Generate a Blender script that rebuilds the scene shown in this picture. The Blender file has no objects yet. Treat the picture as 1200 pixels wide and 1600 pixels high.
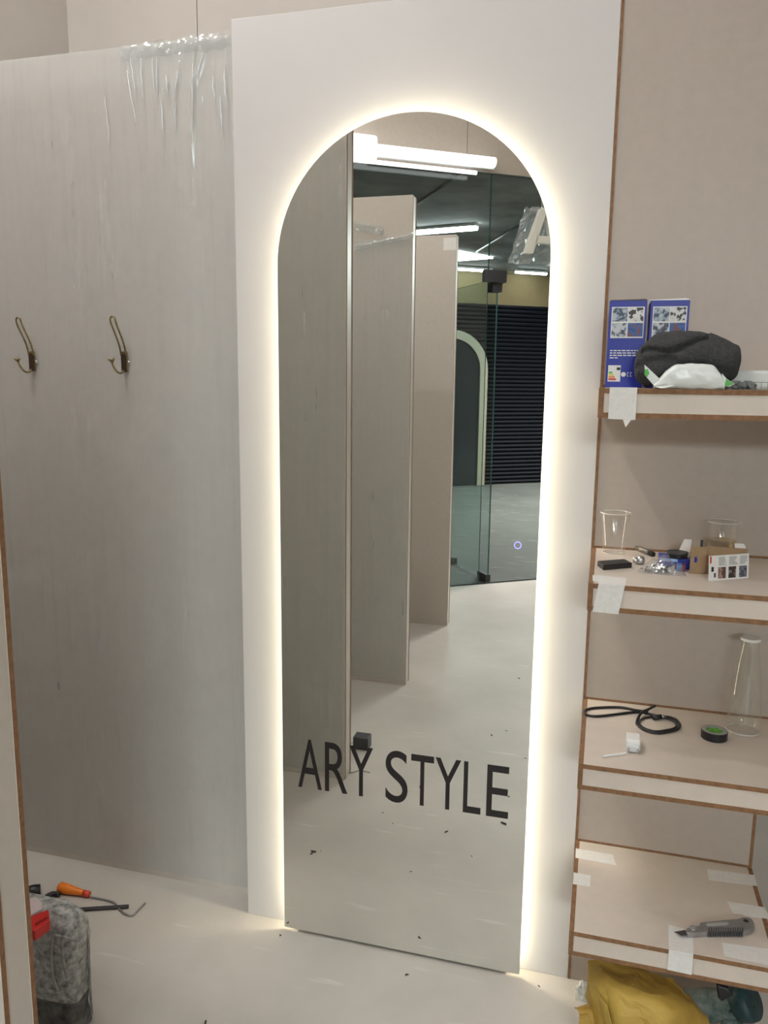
import bpy, math, random
from mathutils import Vector, Matrix, noise
random.seed(7)
C = bpy.context.scene.collection
sc = bpy.context.scene
# ---------------------------------------------------------------- camera
CX, CY, CZ, YAW, PITCH, ROLL, F = 0.9288, -1.9203, 1.5432, 0.2695, 0.1655, 0.0111, 1242.55
_cy, _sy, _cp, _sp, _cr, _sr = (math.cos(YAW), math.sin(YAW), math.cos(PITCH), math.sin(PITCH), math.cos(ROLL), math.sin(ROLL))
_rt = Vector((_cy, _sy, 0)); _fh = Vector((-_sy, _cy, 0)); _zz = Vector((0, 0, 1))
_fw = _fh*_cp - _zz*_sp; _up = _fh*_sp + _zz*_cp
_R = _rt*_cr + _up*_sr; _U = -_rt*_sr + _up*_cr
cd = bpy.data.cameras.new('camera'); cam = bpy.data.objects.new('camera', cd); C.objects.link(cam)
cd.sensor_fit = 'VERTICAL'; cd.sensor_height = 36.0; cd.lens = F*36/1600; cd.clip_start = 0.02
cam.matrix_world = Matrix(((_R.x, _U.x, -_fw.x, CX), (_R.y, _U.y, -_fw.y, CY), (_R.z, _U.z, -_fw.z, CZ), (0, 0, 0, 1)))
sc.camera = cam
# ---------------------------------------------------------------- world, exposure
w = bpy.data.worlds.new('world'); sc.world = w; w.use_nodes = True
w.node_tree.nodes['Background'].inputs[0].default_value = (0.75, 0.85, 1.0, 1)
w.node_tree.nodes['Background'].inputs[1].default_value = 0.02
vs = sc.view_settings; vs.view_transform = 'Standard'; vs.look = 'None'; vs.gamma = 1; vs.use_curve_mapping = False
vs.exposure = 0.80
LAMP = 42.0          # unseen lamps added over the shop
LED = 16.0           # strip behind the mirror
COOL = (1.0, 0.98, 0.96, 1)

# ---------------------------------------------------------------- pixel -> ray helpers (1200 x 1600)
EYE = Vector((CX, CY, CZ)); MY = -0.0338           # MY: plane of the mirror
def ray(u, v): return _R*((u-600)/F) + _U*((800-v)/F) + _fw
def onY(u, v, y): r = ray(u, v); return EYE + r*((y-CY)/r.y)
def onZ(u, v, z): r = ray(u, v); return EYE + r*((z-CZ)/r.z)
def onX(u, v, x): r = ray(u, v); return EYE + r*((x-CX)/r.x)
def vz(u, v, z):                                    # seen in the mirror, on the level z
    p = onZ(u, v, z); p.y = 2*MY - p.y; return p
def vY(u, v, y): p = onY(u, v, 2*MY-y); p.y = y; return p

# ---------------------------------------------------------------- materials
def mat(name, col, rough=0.5, metal=0.0, var=0.0, scale=6.0, bump=0.0, bscale=60.0, emit=0.0, coat=0.0, spec=0.5, stretch=(1, 1, 1), col2=None):
    m = bpy.data.materials.new(name); m.use_nodes = True
    nt = m.node_tree; b = nt.nodes['Principled BSDF']
    b.inputs['Base Color'].default_value = (*col, 1); b.inputs['Roughness'].default_value = rough
    b.inputs['Metallic'].default_value = metal; b.inputs['Specular IOR Level'].default_value = spec
    b.inputs['Coat Weight'].default_value = coat
    tc = nt.nodes.new('ShaderNodeTexCoord'); mp = nt.nodes.new('ShaderNodeMapping'); mp.inputs['Scale'].default_value = stretch
    geo = nt.nodes.new('ShaderNodeNewGeometry'); nt.links.new(geo.outputs['Position'], mp.inputs['Vector'])
    if var > 0 or col2:
        n = nt.nodes.new('ShaderNodeTexNoise'); n.inputs['Scale'].default_value = scale; n.inputs['Detail'].default_value = 6
        n.inputs['Roughness'].default_value = 0.6
        nt.links.new(mp.outputs[0], n.inputs['Vector'])
        r = nt.nodes.new('ShaderNodeValToRGB'); r.color_ramp.elements[0].position = 0.32; r.color_ramp.elements[1].position = 0.68
        a = tuple(c*(1-var) for c in col); c2 = col2 if col2 else tuple(min(1, c*(1+var)) for c in col)
        r.color_ramp.elements[0].color = (*(col if col2 else a), 1); r.color_ramp.elements[1].color = (*c2, 1)
        nt.links.new(n.outputs['Fac'], r.inputs[0]); nt.links.new(r.outputs[0], b.inputs['Base Color'])
    if bump > 0:
        n2 = nt.nodes.new('ShaderNodeTexNoise'); n2.inputs['Scale'].default_value = bscale; n2.inputs['Detail'].default_value = 4
        nt.links.new(mp.outputs[0], n2.inputs['Vector'])
        bp = nt.nodes.new('ShaderNodeBump'); bp.inputs['Strength'].default_value = bump; bp.inputs['Distance'].default_value = 0.004
        nt.links.new(n2.outputs['Fac'], bp.inputs['Height']); nt.links.new(bp.outputs[0], b.inputs['Normal'])
    if emit > 0:
        b.inputs['Emission Color'].default_value = (*col, 1); b.inputs['Emission Strength'].default_value = emit
    return m
def emitter(name, col, strength):
    m = bpy.data.materials.new(name); m.use_nodes = True; nt = m.node_tree; nt.nodes.clear()
    e = nt.nodes.new('ShaderNodeEmission'); e.inputs[0].default_value = col; e.inputs[1].default_value = strength
    o = nt.nodes.new('ShaderNodeOutputMaterial'); nt.links.new(e.outputs[0], o.inputs[0]); return m
def clear(name, tint=(1, 1, 1), rough=0.02, gloss=(1, 1, 1), ior=1.45, base=0.0, milky=0.0, gain=1.0, bump=0.0, bstretch=(1, 1, 1), bscale=30, smear=False, mcol=(0.83, 0.82, 0.80)):
    """thin clear film, plastic or glass: transmission without bending plus a Fresnel sheen"""
    m = bpy.data.materials.new(name); m.use_nodes = True; nt = m.node_tree; nt.nodes.clear(); N = nt.nodes.new; L = nt.links.new
    t = N('ShaderNodeBsdfTransparent'); t.inputs[0].default_value = (*tint, 1)
    g = N('ShaderNodeBsdfGlossy'); g.inputs['Color'].default_value = (*gloss, 1); g.inputs['Roughness'].default_value = rough
    fr = N('ShaderNodeLayerWeight'); fr.inputs['Blend'].default_value = .5
    pw_ = N('ShaderNodeMath'); pw_.operation = 'POWER'; pw_.inputs[1].default_value = 5.0; L(fr.outputs['Facing'], pw_.inputs[0])
    f0 = ((ior-1)/(ior+1))**2
    ma = N('ShaderNodeMath'); ma.operation = 'MULTIPLY_ADD'; ma.use_clamp = True
    ma.inputs[1].default_value = gain*(1-f0)*.8; ma.inputs[2].default_value = base+f0; L(pw_.outputs[0], ma.inputs[0])
    mx = N('ShaderNodeMixShader'); L(ma.outputs[0], mx.inputs[0]); L(t.outputs[0], mx.inputs[1]); L(g.outputs[0], mx.inputs[2])
    out = N('ShaderNodeOutputMaterial'); last = mx
    if milky > 0:
        d = N('ShaderNodeBsdfDiffuse'); d.inputs[0].default_value = (*mcol, 1)
        m2 = N('ShaderNodeMixShader'); m2.inputs[0].default_value = milky; L(mx.outputs[0], m2.inputs[1]); L(d.outputs[0], m2.inputs[2]); last = m2
        if smear:   # hand marks and drawn-out dust caught on the film
            g2 = N('ShaderNodeNewGeometry'); fac = None
            for st, scl, lo, hi, amt in (((1, 1, 1), 5.0, .50, .85, .085), ((16, 16, .8), 2.2, .50, .85, .09)):
                mp2 = N('ShaderNodeMapping'); mp2.inputs['Scale'].default_value = st; L(g2.outputs['Position'], mp2.inputs['Vector'])
                nz = N('ShaderNodeTexNoise'); nz.inputs['Scale'].default_value = scl; nz.inputs['Detail'].default_value = 2; L(mp2.outputs[0], nz.inputs['Vector'])
                mr_ = N('ShaderNodeMapRange'); mr_.inputs['From Min'].default_value = lo; mr_.inputs['From Max'].default_value = hi; mr_.inputs['To Max'].default_value = amt; L(nz.outputs['Fac'], mr_.inputs['Value'])
                ad_ = N('ShaderNodeMath'); ad_.operation = 'ADD'; L(mr_.outputs[0], ad_.inputs[0])
                if fac is None: ad_.inputs[1].default_value = milky
                else: L(fac, ad_.inputs[1])
                fac = ad_.outputs[0]
            L(fac, m2.inputs[0])
    L(last.outputs[0], out.inputs[0])
    if bump > 0:
        geo = N('ShaderNodeNewGeometry'); mp = N('ShaderNodeMapping'); mp.inputs['Scale'].default_value = bstretch; L(geo.outputs['Position'], mp.inputs['Vector'])
        n = N('ShaderNodeTexNoise'); n.inputs['Scale'].default_value = bscale; n.inputs['Detail'].default_value = 3; L(mp.outputs[0], n.inputs['Vector'])
        bp = N('ShaderNodeBump'); bp.inputs['Strength'].default_value = bump; bp.inputs['Distance'].default_value = 0.01; L(n.outputs['Fac'], bp.inputs['Height'])
        L(bp.outputs[0], g.inputs['Normal']); L(bp.outputs[0], fr.inputs['Normal'])
    return m

M_BEIGE = mat('beige_laminate', (0.44, 0.375, 0.325), 0.42, var=0.035, scale=40, stretch=(1, 1, 1))
M_PART = mat('partition_laminate', (0.56, 0.51, 0.46), 0.42, var=0.03, scale=40)
M_SHELF = mat('shelf_laminate', (0.62, 0.54, 0.475), 0.4, var=0.03, scale=30)
M_MDF = mat('brown_mdf_edge', (0.235, 0.118, 0.055), 0.75, var=0.22, scale=90, bump=0.2)
M_MDFL = mat('light_mdf_edge', (0.33, 0.21, 0.12), 0.75, var=0.2, scale=90)
M_WHITE = mat('white_board', (0.62, 0.595, 0.585), 0.45)
M_WALL = mat('painted_wall', (0.50, 0.46, 0.415), 0.8, var=0.03, scale=5, bump=0.05)
M_CEIL = mat('ceiling_paint', (0.82, 0.82, 0.82), 0.9)
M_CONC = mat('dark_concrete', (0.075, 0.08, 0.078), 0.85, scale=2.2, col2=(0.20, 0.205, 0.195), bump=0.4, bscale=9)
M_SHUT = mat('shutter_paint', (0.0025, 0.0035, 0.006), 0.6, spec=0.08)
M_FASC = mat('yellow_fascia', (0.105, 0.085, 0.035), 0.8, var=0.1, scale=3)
M_BLACK = mat('black_plastic', (0.012, 0.012, 0.014), 0.35)
M_DGREY = mat('dark_grey_plastic', (0.05, 0.05, 0.055), 0.5)
M_STEEL = mat('brushed_steel', (0.55, 0.55, 0.56), 0.32, metal=1.0)
M_BRASS = mat('antique_brass', (0.33, 0.25, 0.13), 0.34, metal=1.0, var=0.25, scale=80)
M_BRONZE = mat('dark_bronze', (0.075, 0.045, 0.03), 0.45, metal=0.6)
M_TAPE = mat('white_tape', (0.74, 0.72, 0.70), 0.6, var=0.05, scale=120, bump=0.15, bscale=200)
M_PAPER = mat('white_card', (0.78, 0.77, 0.76), 0.6)
M_BLUE = mat('blue_carton', (0.010, 0.022, 0.30), 0.38, var=0.1, scale=20)
M_KRAFT = mat('kraft_card', (0.33, 0.22, 0.125), 0.8, var=0.1, scale=60)
M_VINYL = mat('black_vinyl', (0.012, 0.008, 0.009), 0.4)
M_FILM = clear('protective_film', (0.96, 0.965, 0.97), 0.17, (0.86, 0.95, 1.0), 1.5, base=0.06, gain=1.0, milky=0.2, smear=True, mcol=(0.83, 0.835, 0.82), bump=0.35, bstretch=(9, 9, 0.35), bscale=9)
M_FOLD_HIGHLIGHT = clear('film_fold_highlight', (0.95, 0.97, 0.98), 0.08, (0.92, 0.98, 1.0), 1.5, base=0.06, gain=1.0, milky=0.8, mcol=(0.93, 0.97, 1.0))  # bluish white puts the folds' highlight streaks into their colour
M_WRAP = clear('stretch_wrap', (0.93, 0.95, 0.96), 0.10, (0.93, 0.98, 1.0), 1.5, base=0.06, gain=1.2, milky=0.05)
M_GLASS = clear('storefront_glass', (0.90, 0.955, 0.95), 0.0, (1, 1, 1), 1.5, base=0.0, gain=1.0)
M_GLASSEDGE = mat('glass_edge', (0.05, 0.13, 0.13), 0.2)
M_CUP = clear('clear_plastic', (0.96, 0.95, 0.94), 0.08, (1, 1, 1), 1.4, base=0.03, milky=0.05)
M_CUPRIM = clear('cup_rim', (0.95, 0.94, 0.93), 0.1, (1, 1, 1), 1.5, base=0.1, milky=0.45)
M_BOTTLE = clear('bottle_glass', (0.95, 0.95, 0.93), 0.02, (1, 1, 1), 1.5, base=0.03, milky=0.05)
M_BAGGIE = clear('plastic_bag', (0.93, 0.94, 0.95), 0.08, (1, 1, 1), 1.5, base=0.05, milky=0.07)

def floor_material(name, a, b_, rough):
    m = mat(name, a, rough, scale=1.6, col2=b_, bump=0.08, bscale=14)
    nt = m.node_tree; N = nt.nodes.new; L = nt.links.new; b = nt.nodes['Principled BSDF']
    src = b.inputs['Base Color'].links[0].from_socket
    geo = N('ShaderNodeNewGeometry'); mp = N('ShaderNodeMapping'); mp.inputs['Rotation'].default_value = (0, 0, 0.6); mp.inputs['Scale'].default_value = (1.2, 9, 1)
    L(geo.outputs['Position'], mp.inputs['Vector'])
    n = N('ShaderNodeTexNoise'); n.inputs['Scale'].default_value = 3.0; n.inputs['Detail'].default_value = 2; L(mp.outputs[0], n.inputs['Vector'])
    r = N('ShaderNodeValToRGB'); r.color_ramp.elements[0].position = 0.66; r.color_ramp.elements[1].position = 0.74
    L(n.outputs['Fac'], r.inputs[0])
    mu = N('ShaderNodeMath'); mu.operation = 'MULTIPLY'; mu.inputs[1].default_value = 0.38; L(r.outputs[0], mu.inputs[0])
    mx = N('ShaderNodeMixRGB'); mx.inputs[2].default_value = (0.74, 0.73, 0.70, 1); L(mu.outputs[0], mx.inputs[0]); L(src, mx.inputs[1])
    L(mx.outputs[0], b.inputs['Base Color']); return m
M_FLOOR = floor_material('screed_floor', (0.46, 0.425, 0.385), (0.58, 0.54, 0.495), 0.45)
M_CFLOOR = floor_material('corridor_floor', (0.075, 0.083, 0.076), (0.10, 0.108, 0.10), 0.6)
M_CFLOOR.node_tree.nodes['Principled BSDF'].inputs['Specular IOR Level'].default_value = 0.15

# ---------------------------------------------------------------- mesh helpers
OFF = {}
class MB:
    def __init__(s): s.v = []; s.f = []; s.mi = []
    def add(s, vs_, fs, mi=0):
        k = len(s.v); s.v += [Vector(p) for p in vs_]; s.f += [tuple(i+k for i in f) for f in fs]; s.mi += [mi]*len(fs); return s
    def box(s, a, b, mi=0, xform=None):
        x0, y0, z0 = a; x1, y1, z1 = b
        p = [(x0, y0, z0), (x1, y0, z0), (x1, y1, z0), (x0, y1, z0), (x0, y0, z1), (x1, y0, z1), (x1, y1, z1), (x0, y1, z1)]
        if xform: p = [xform(Vector(q)) for q in p]
        return s.add(p, [(0, 3, 2, 1), (4, 5, 6, 7), (0, 1, 5, 4), (1, 2, 6, 5), (2, 3, 7, 6), (3, 0, 4, 7)], mi)
    def prism(s, poly, ext, mi=0, mi_side=None):
        """polygon (3-D points) extruded along the vector ext"""
        n = len(poly); e = Vector(ext); p = [Vector(q) for q in poly]
        k = len(s.v); s.v += p + [q+e for q in p]
        s.f += [tuple(range(k, k+n)), tuple(range(k+2*n-1, k+n-1, -1))]; s.mi += [mi, mi]
        for i in range(n):
            j = (i+1) % n; s.f.append((k+i, k+n+i, k+n+j, k+j)); s.mi.append(mi if mi_side is None else mi_side)
        return s
    def tube(s, path, r, n=8, closed=False, mi=0):
        P = [Vector(p) for p in path]; N = len(P); rr = r if isinstance(r, (list, tuple)) else [r]*N
        k = len(s.v); ref = None
        for i in range(N):
            t = (P[(i+1) % N]-P[i-1]) if closed else (P[min(i+1, N-1)]-P[max(i-1, 0)])
            if t.length < 1e-9: t = Vector((0, 0, 1))
            t.normalize()
            if ref is None: ref = Vector((0, 0, 1)) if abs(t.z) < 0.8 else Vector((1, 0, 0))
            a = (ref - t*ref.dot(t)).normalized(); ref = a; b = t.cross(a)
            for j in range(n):
                an = 2*math.pi*j/n; s.v.append(P[i] + (a*math.cos(an)+b*math.sin(an))*rr[i])
        for i in range(N if closed else N-1):
            i2 = (i+1) % N
            for j in range(n):
                j2 = (j+1) % n; s.f.append((k+i*n+j, k+i*n+j2, k+i2*n+j2, k+i2*n+j)); s.mi.append(mi)
        if not closed:
            s.f.append(tuple(k+j for j in reversed(range(n)))); s.f.append(tuple(k+(N-1)*n+j for j in range(n))); s.mi += [mi, mi]
        return s
    def lathe(s, prof, c=(0, 0, 0), n=32, mi=0, xform=None):
        k = len(s.v); c = Vector(c)
        for r, z in prof:
            for j in range(n):
                a = 2*math.pi*j/n; p = Vector((r*math.cos(a), r*math.sin(a), z)); s.v.append((xform(p) if xform else p)+c)
        for i in range(len(prof)-1):
            for j in range(n):
                j2 = (j+1) % n; s.f.append((k+i*n+j, k+i*n+j2, k+(i+1)*n+j2, k+(i+1)*n+j)); s.mi.append(mi)
        return s
    def grid(s, fn, nu, nv, mi=0):
        k = len(s.v)
        for i in range(nu+1):
            for j in range(nv+1): s.v.append(Vector(fn(i/nu, j/nv)))
        for i in range(nu):
            for j in range(nv):
                a = k+i*(nv+1)+j; s.f.append((a, a+nv+1, a+nv+2, a+1)); s.mi.append(mi)
        return s
    def build(s, name, mats, parent=None, smooth=False, bevel=0.0, fix=True, origin=None, seg=2):
        if not isinstance(mats, (list, tuple)): mats = [mats]
        if parent is not None: off = OFF[parent.name]
        elif origin is not None: off = Vector(origin)
        else:
            xs = [p.x for p in s.v]; ys = [p.y for p in s.v]; zs = [p.z for p in s.v]
            off = Vector(((min(xs)+max(xs))/2, (min(ys)+max(ys))/2, min(zs)))
        me = bpy.data.meshes.new(name); me.from_pydata([p-off for p in s.v], [], s.f)
        for m in mats: me.materials.append(m)
        for p, i in zip(me.polygons, s.mi): p.material_index = i; p.use_smooth = smooth
        me.update()
        if fix:
            import bmesh
            bm = bmesh.new(); bm.from_mesh(me); bmesh.ops.recalc_face_normals(bm, faces=bm.faces); bm.to_mesh(me); bm.free()
        o = bpy.data.objects.new(name, me); C.objects.link(o); OFF[o.name] = off
        if parent is not None: o.parent = parent
        else: o.location = off
        if bevel > 0:
            b = o.modifiers.new('bevel', 'BEVEL'); b.width = bevel; b.segments = seg; b.limit_method = 'ANGLE'; b.angle_limit = 0.7
        return o
def thing(name, label, cat, loc, group=None):
    o = bpy.data.objects.new(name, None); C.objects.link(o); o.location = loc; o.empty_display_size = 0.05
    OFF[o.name] = Vector(loc); tag(o, label, cat, group); return o
def tag(o, label, cat, group=None):
    o['label'] = label; o['category'] = cat
    if group: o['group'] = group
    return o
def struct(o): o['kind'] = 'structure'; return o
def catmull(pts, n=8, closed=False):
    P = [Vector(p) for p in pts]; out = []; N = len(P)
    for i in range(N if closed else N-1):
        g = (lambda k: P[k % N]) if closed else (lambda k: P[min(max(k, 0), N-1)])
        p0, p1, p2, p3 = g(i-1), g(i), g(i+1), g(i+2)
        for j in range(n):
            t = j/n; out.append(0.5*((2*p1)+(p2-p0)*t+(2*p0-5*p1+4*p2-p3)*t*t+(3*p1-p0-3*p2+p3)*t**3))
    if not closed: out.append(P[-1])
    return out
def board(a, b, axis):
    """sheet with laminate on the faces across axis (0,1,2) and raw brown on its edges: materials [face, edge]"""
    m = MB().box(a, b)
    idx = {2: [0, 1], 1: [2, 4], 0: [3, 5]}[axis]
    m.mi = [0 if i in idx else 1 for i in range(6)]; return m

# ================================================================ THE SETTING
XL, YB, XR, ZC = -1.11, 0.9, 2.6, 4.3          # left wall, back wall, right wall, ceiling
ANG = math.radians(35); UD = Vector((math.cos(ANG), -math.sin(ANG), 0)); VD = Vector((-math.sin(ANG), -math.cos(ANG), 0))
SP = Vector((0.10, -4.07, 0))                     # the door pivot on the line of the glass front
def front(u, v=0.0, z=0.0): return SP + UD*u + VD*v + Vector((0, 0, z))
def front_u(x): return (x-SP.x)/UD.x
uL, uR = front_u(XL), front_u(XR)
fl = [(XL, YB, 0), (XR, YB, 0), tuple(front(uR)), tuple(front(uL))]
struct(MB().prism(fl, (0, 0, -0.08)).build('floor', M_FLOOR))
cf = [front(-6), front(10), front(10, 5.3), front(-6, 5.3)]
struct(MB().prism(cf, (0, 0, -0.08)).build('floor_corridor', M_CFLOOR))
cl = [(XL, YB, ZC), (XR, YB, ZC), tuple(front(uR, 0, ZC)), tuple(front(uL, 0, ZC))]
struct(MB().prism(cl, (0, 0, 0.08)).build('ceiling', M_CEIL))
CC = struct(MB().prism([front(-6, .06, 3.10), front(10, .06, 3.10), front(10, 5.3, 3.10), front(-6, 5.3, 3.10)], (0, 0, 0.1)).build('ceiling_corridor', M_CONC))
# back wall of sheets with a thin vertical joint
wb = struct(MB().box((XL-0.1, YB+0.012, 0), (XR+0.1, YB+0.1, ZC)).build('wall_back', M_DGREY))
jx = onY(308, 30, YB).x
for a, b in ((XL, jx-0.0015), (jx+0.0015, jx+1.22), (jx+1.223, XR)):
    MB().box((a, YB, 0), (b, YB+0.012, ZC)).build('wall_sheet', M_WALL, wb)
struct(MB().box((XL-0.1, front(uL).y-0.05, 0), (XL, YB+.02, ZC)).build('wall_left', M_WALL))
struct(MB().box((XR, front(uR).y-0.05, 0), (XR+0.1, YB+.02, ZC)).build('wall_right', M_WALL))
# bulkhead over the glass front: two sheets with a joint, lower edge at 2.985 m
BZ = 2.985
wf = struct(MB().prism([front(uL, .02, BZ+.004), front(uR, .02, BZ+.004), front(uR, .1, BZ+.004), front(uL, .1, BZ+.004)], (0, 0, ZC-BZ)).build('wall_front', M_DGREY))
for a, b in ((uL, -0.246), (-0.242, 1.0), (1.004, uR)):
    MB().prism([front(a, 0, BZ), front(b, 0, BZ), front(b, .02, BZ), front(a, .02, BZ)], (0, 0, ZC-BZ)).build('wall_sheet', M_BEIGE, wf)

# the glass front: fixed pane, transom and the leaf standing open
DZ = 2.29
def pane(name, pts, z0, h, ends=True):
    m = MB().prism([p+Vector((0, 0, z0)) for p in pts], (0, 0, h)); m.mi = [1, 1, 0, 1, 0, 1]
    return struct(m.build(name, [M_GLASS, M_GLASSEDGE]))
win = pane('window_1', [front(uL+.02, .03), front(-0.035, .03), front(-0.035, .042), front(uL+.02, .042)], 0, BZ)
win2 = pane('window_2', [front(-0.03, .03), front(uR-.02, .03), front(uR-.02, .042), front(-0.03, .042)], DZ+.02, BZ-DZ-.02)
win3 = pane('window_3', [front(0.95, .03), front(uR-.02, .03), front(uR-.02, .042), front(0.95, .042)], 0, DZ)
dr = pane('door_1', [front(0.057, .05), front(0.057, .93), front(0.045, .93), front(0.045, .05)], .012, DZ-.03)
MB().prism([front(.03, .045, .004), front(.072, .045, .004), front(.072, .20, .004), front(.03, .20, .004)], (0, 0, .055)).build('patch_fitting', M_DGREY, dr, bevel=.003)
MB().prism([front(.03, .66, .004), front(.072, .66, .004), front(.072, .76, .004), front(.03, .76, .004)], (0, 0, .055)).build('patch_fitting', M_DGREY, dr, bevel=.003)
MB().prism([front(-.07, .018, DZ-.045), front(.11, .018, DZ-.045), front(.11, .06, DZ-.045), front(-.07, .06, DZ-.045)], (0, 0, .085)).build('patch_fitting', M_DGREY, win2, bevel=.003)
MB().prism([front(.012, .045, DZ-.11), front(.09, .045, DZ-.11), front(.09, .13, DZ-.11), front(.012, .13, DZ-.11)], (0, 0, .07)).build('patch_fitting', M_DGREY, dr, bevel=.003)
struct(MB().prism([front(uL, .02, 0), front(uR, .02, 0), front(uR, .05, 0), front(uL, .05, 0)], (0, 0, .006)).build('trim_1', M_DGREY))
# beyond the corridor: dark roller shutter below a yellowish fascia
SV = 5.2
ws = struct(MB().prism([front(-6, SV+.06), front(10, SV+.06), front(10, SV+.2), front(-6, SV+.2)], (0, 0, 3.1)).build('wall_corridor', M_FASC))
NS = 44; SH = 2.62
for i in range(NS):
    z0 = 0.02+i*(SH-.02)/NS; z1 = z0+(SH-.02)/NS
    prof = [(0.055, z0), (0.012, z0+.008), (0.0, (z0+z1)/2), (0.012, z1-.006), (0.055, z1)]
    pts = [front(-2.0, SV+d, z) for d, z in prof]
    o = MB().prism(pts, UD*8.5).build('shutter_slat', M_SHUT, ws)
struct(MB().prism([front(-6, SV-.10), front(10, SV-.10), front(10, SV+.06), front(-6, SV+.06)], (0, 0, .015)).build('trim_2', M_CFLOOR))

# ================================================================ PARTITIONS
PT = 0.075
def partition(y, h, label, x1, x0=XL+.002, cat='partition'):
    t = thing('partition', label, cat, ((x0+x1)/2, y-PT/2, 0), 'fitting booth partitions')
    board((x0, y-0.011, 0), (x1, y, h), 1).build('face_board', [M_PART, M_MDF], t)
    board((x0, y-PT, 0), (x1, y-PT+0.011, h), 1).build('face_board', [M_PART, M_MDF], t)
    MB().box((x1-0.02, y-PT+0.011, 0), (x1-0.0015, y-0.011, h-0.001)).build('end_strip', M_PART, t)
    MB().box((x0, y-PT+0.011, h-.02), (x1-.02, y-0.011, h-0.0015)).build('top_strip', M_PART, t)
    return t
PH = 2.4
p0 = thing('hook_partition', 'film-covered grey-beige booth partition carrying the two coat hooks', 'partition', (-.4, .12, 0), 'fitting booth partitions')
HY = 0.0818
board((XL+.002, HY, 0), (.86, HY+.011, PH), 1).build('face_board', [M_PART, M_MDF], p0)
board((XL+.002, HY+.064, 0), (.86, HY+PT, PH), 1).build('face_board', [M_PART, M_MDF], p0)
MB().box((XL+.002, HY+.011, PH-.02), (.86, HY+.064, PH-.0015)).build('top_strip', M_PART, p0)
p1 = partition(-.8926, PH, 'beige booth partition with brown board edges beside the dusty tool bag', .024)
p2 = partition(-1.9036, 2.385, 'booth partition with torn protective film bunched near its top', .014)
p3 = partition(-2.9489, 2.385, 'booth partition with a white tape patch at its top corner', .026)

def film_on_hooks():
    """stretch film over the hook partition, gathered into folds towards the upper right"""
    folds = []
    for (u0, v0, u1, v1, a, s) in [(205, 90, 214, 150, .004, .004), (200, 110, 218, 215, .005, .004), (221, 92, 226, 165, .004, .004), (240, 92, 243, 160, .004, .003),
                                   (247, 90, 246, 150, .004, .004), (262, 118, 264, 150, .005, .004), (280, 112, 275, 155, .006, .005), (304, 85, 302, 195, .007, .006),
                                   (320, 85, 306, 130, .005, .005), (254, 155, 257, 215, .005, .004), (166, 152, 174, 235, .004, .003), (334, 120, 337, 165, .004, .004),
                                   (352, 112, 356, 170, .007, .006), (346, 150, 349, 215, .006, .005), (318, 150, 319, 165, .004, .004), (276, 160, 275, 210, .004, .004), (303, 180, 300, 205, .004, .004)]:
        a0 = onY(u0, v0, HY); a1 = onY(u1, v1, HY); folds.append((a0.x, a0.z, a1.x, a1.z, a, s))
    soft = [(random.uniform(-1.0, .0), random.uniform(-.05, .05), random.uniform(.006, .014), random.uniform(.0004, .0011)) for _ in range(46)]
    def h(x, z):
        d = 0.0
        for x0, z0, x1, z1, a, s in folds:
            t = (z0-z)/(z0-z1+1e-6); xc = x0+(x1-x0)*t
            fade = math.exp(-(max(0, -t)*2.2)**2)*math.exp(-(max(0, t-1)*1.6)**2)
            d += a*fade*math.exp(-((x-xc)/s)**2)
        for xc, sl, s, a in soft:
            d += a*math.exp(-((x-xc-(2.4-z)*sl)/s)**2)*max(0, min(1, (z-.9)/1.2))
        return d
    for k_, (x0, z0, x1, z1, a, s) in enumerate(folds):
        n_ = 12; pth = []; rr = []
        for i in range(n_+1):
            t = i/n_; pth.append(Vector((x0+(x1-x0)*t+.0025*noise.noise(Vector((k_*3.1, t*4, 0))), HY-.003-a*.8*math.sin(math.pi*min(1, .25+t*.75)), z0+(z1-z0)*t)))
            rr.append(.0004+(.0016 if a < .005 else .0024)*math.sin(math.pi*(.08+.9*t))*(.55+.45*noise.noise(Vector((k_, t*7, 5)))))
        MB().tube(pth, rr, 6).build('film_fold_highlight', M_FOLD_HIGHLIGHT, p0, smooth=True)  # strips along the real folds, whitened to show as bright streaks
    X0, X1 = XL+.01, -.002
    def fn(i, j):
        x = X0+(X1-X0)*i; z = .02+(PH-.02)*(j**0.6)
        return (x, HY-.0012-h(x, z), z)
    m = MB().grid(fn, 420, 90)
    return m.build('protective_film', M_FILM, p0, smooth=True, fix=False)
film_on_hooks()
# film pulled over the top edge, crumpled
def crumple(name, parent, fn_base, nu, nv, amp, freq, material, seed=0):
    def fn(i, j):
        p = Vector(fn_base(i, j)); n = noise.noise_vector(Vector((p.x*freq+seed, p.y*freq, p.z*freq)))
        return p+n*amp
    return MB().grid(fn, nu, nv).build(name, material, parent, smooth=False, fix=False)
a0, a1 = onY(190, 78, HY), onY(362, 62, HY)
crumple('film_gather', p0, lambda i, j: (a0.x+(a1.x-a0.x)*i, HY-.008-.010*math.sin(j*math.pi)*(.4+.6*i), PH-.040*(1-.2*i)+(.040)*j), 70, 8, .007, 50, M_WRAP)
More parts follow.
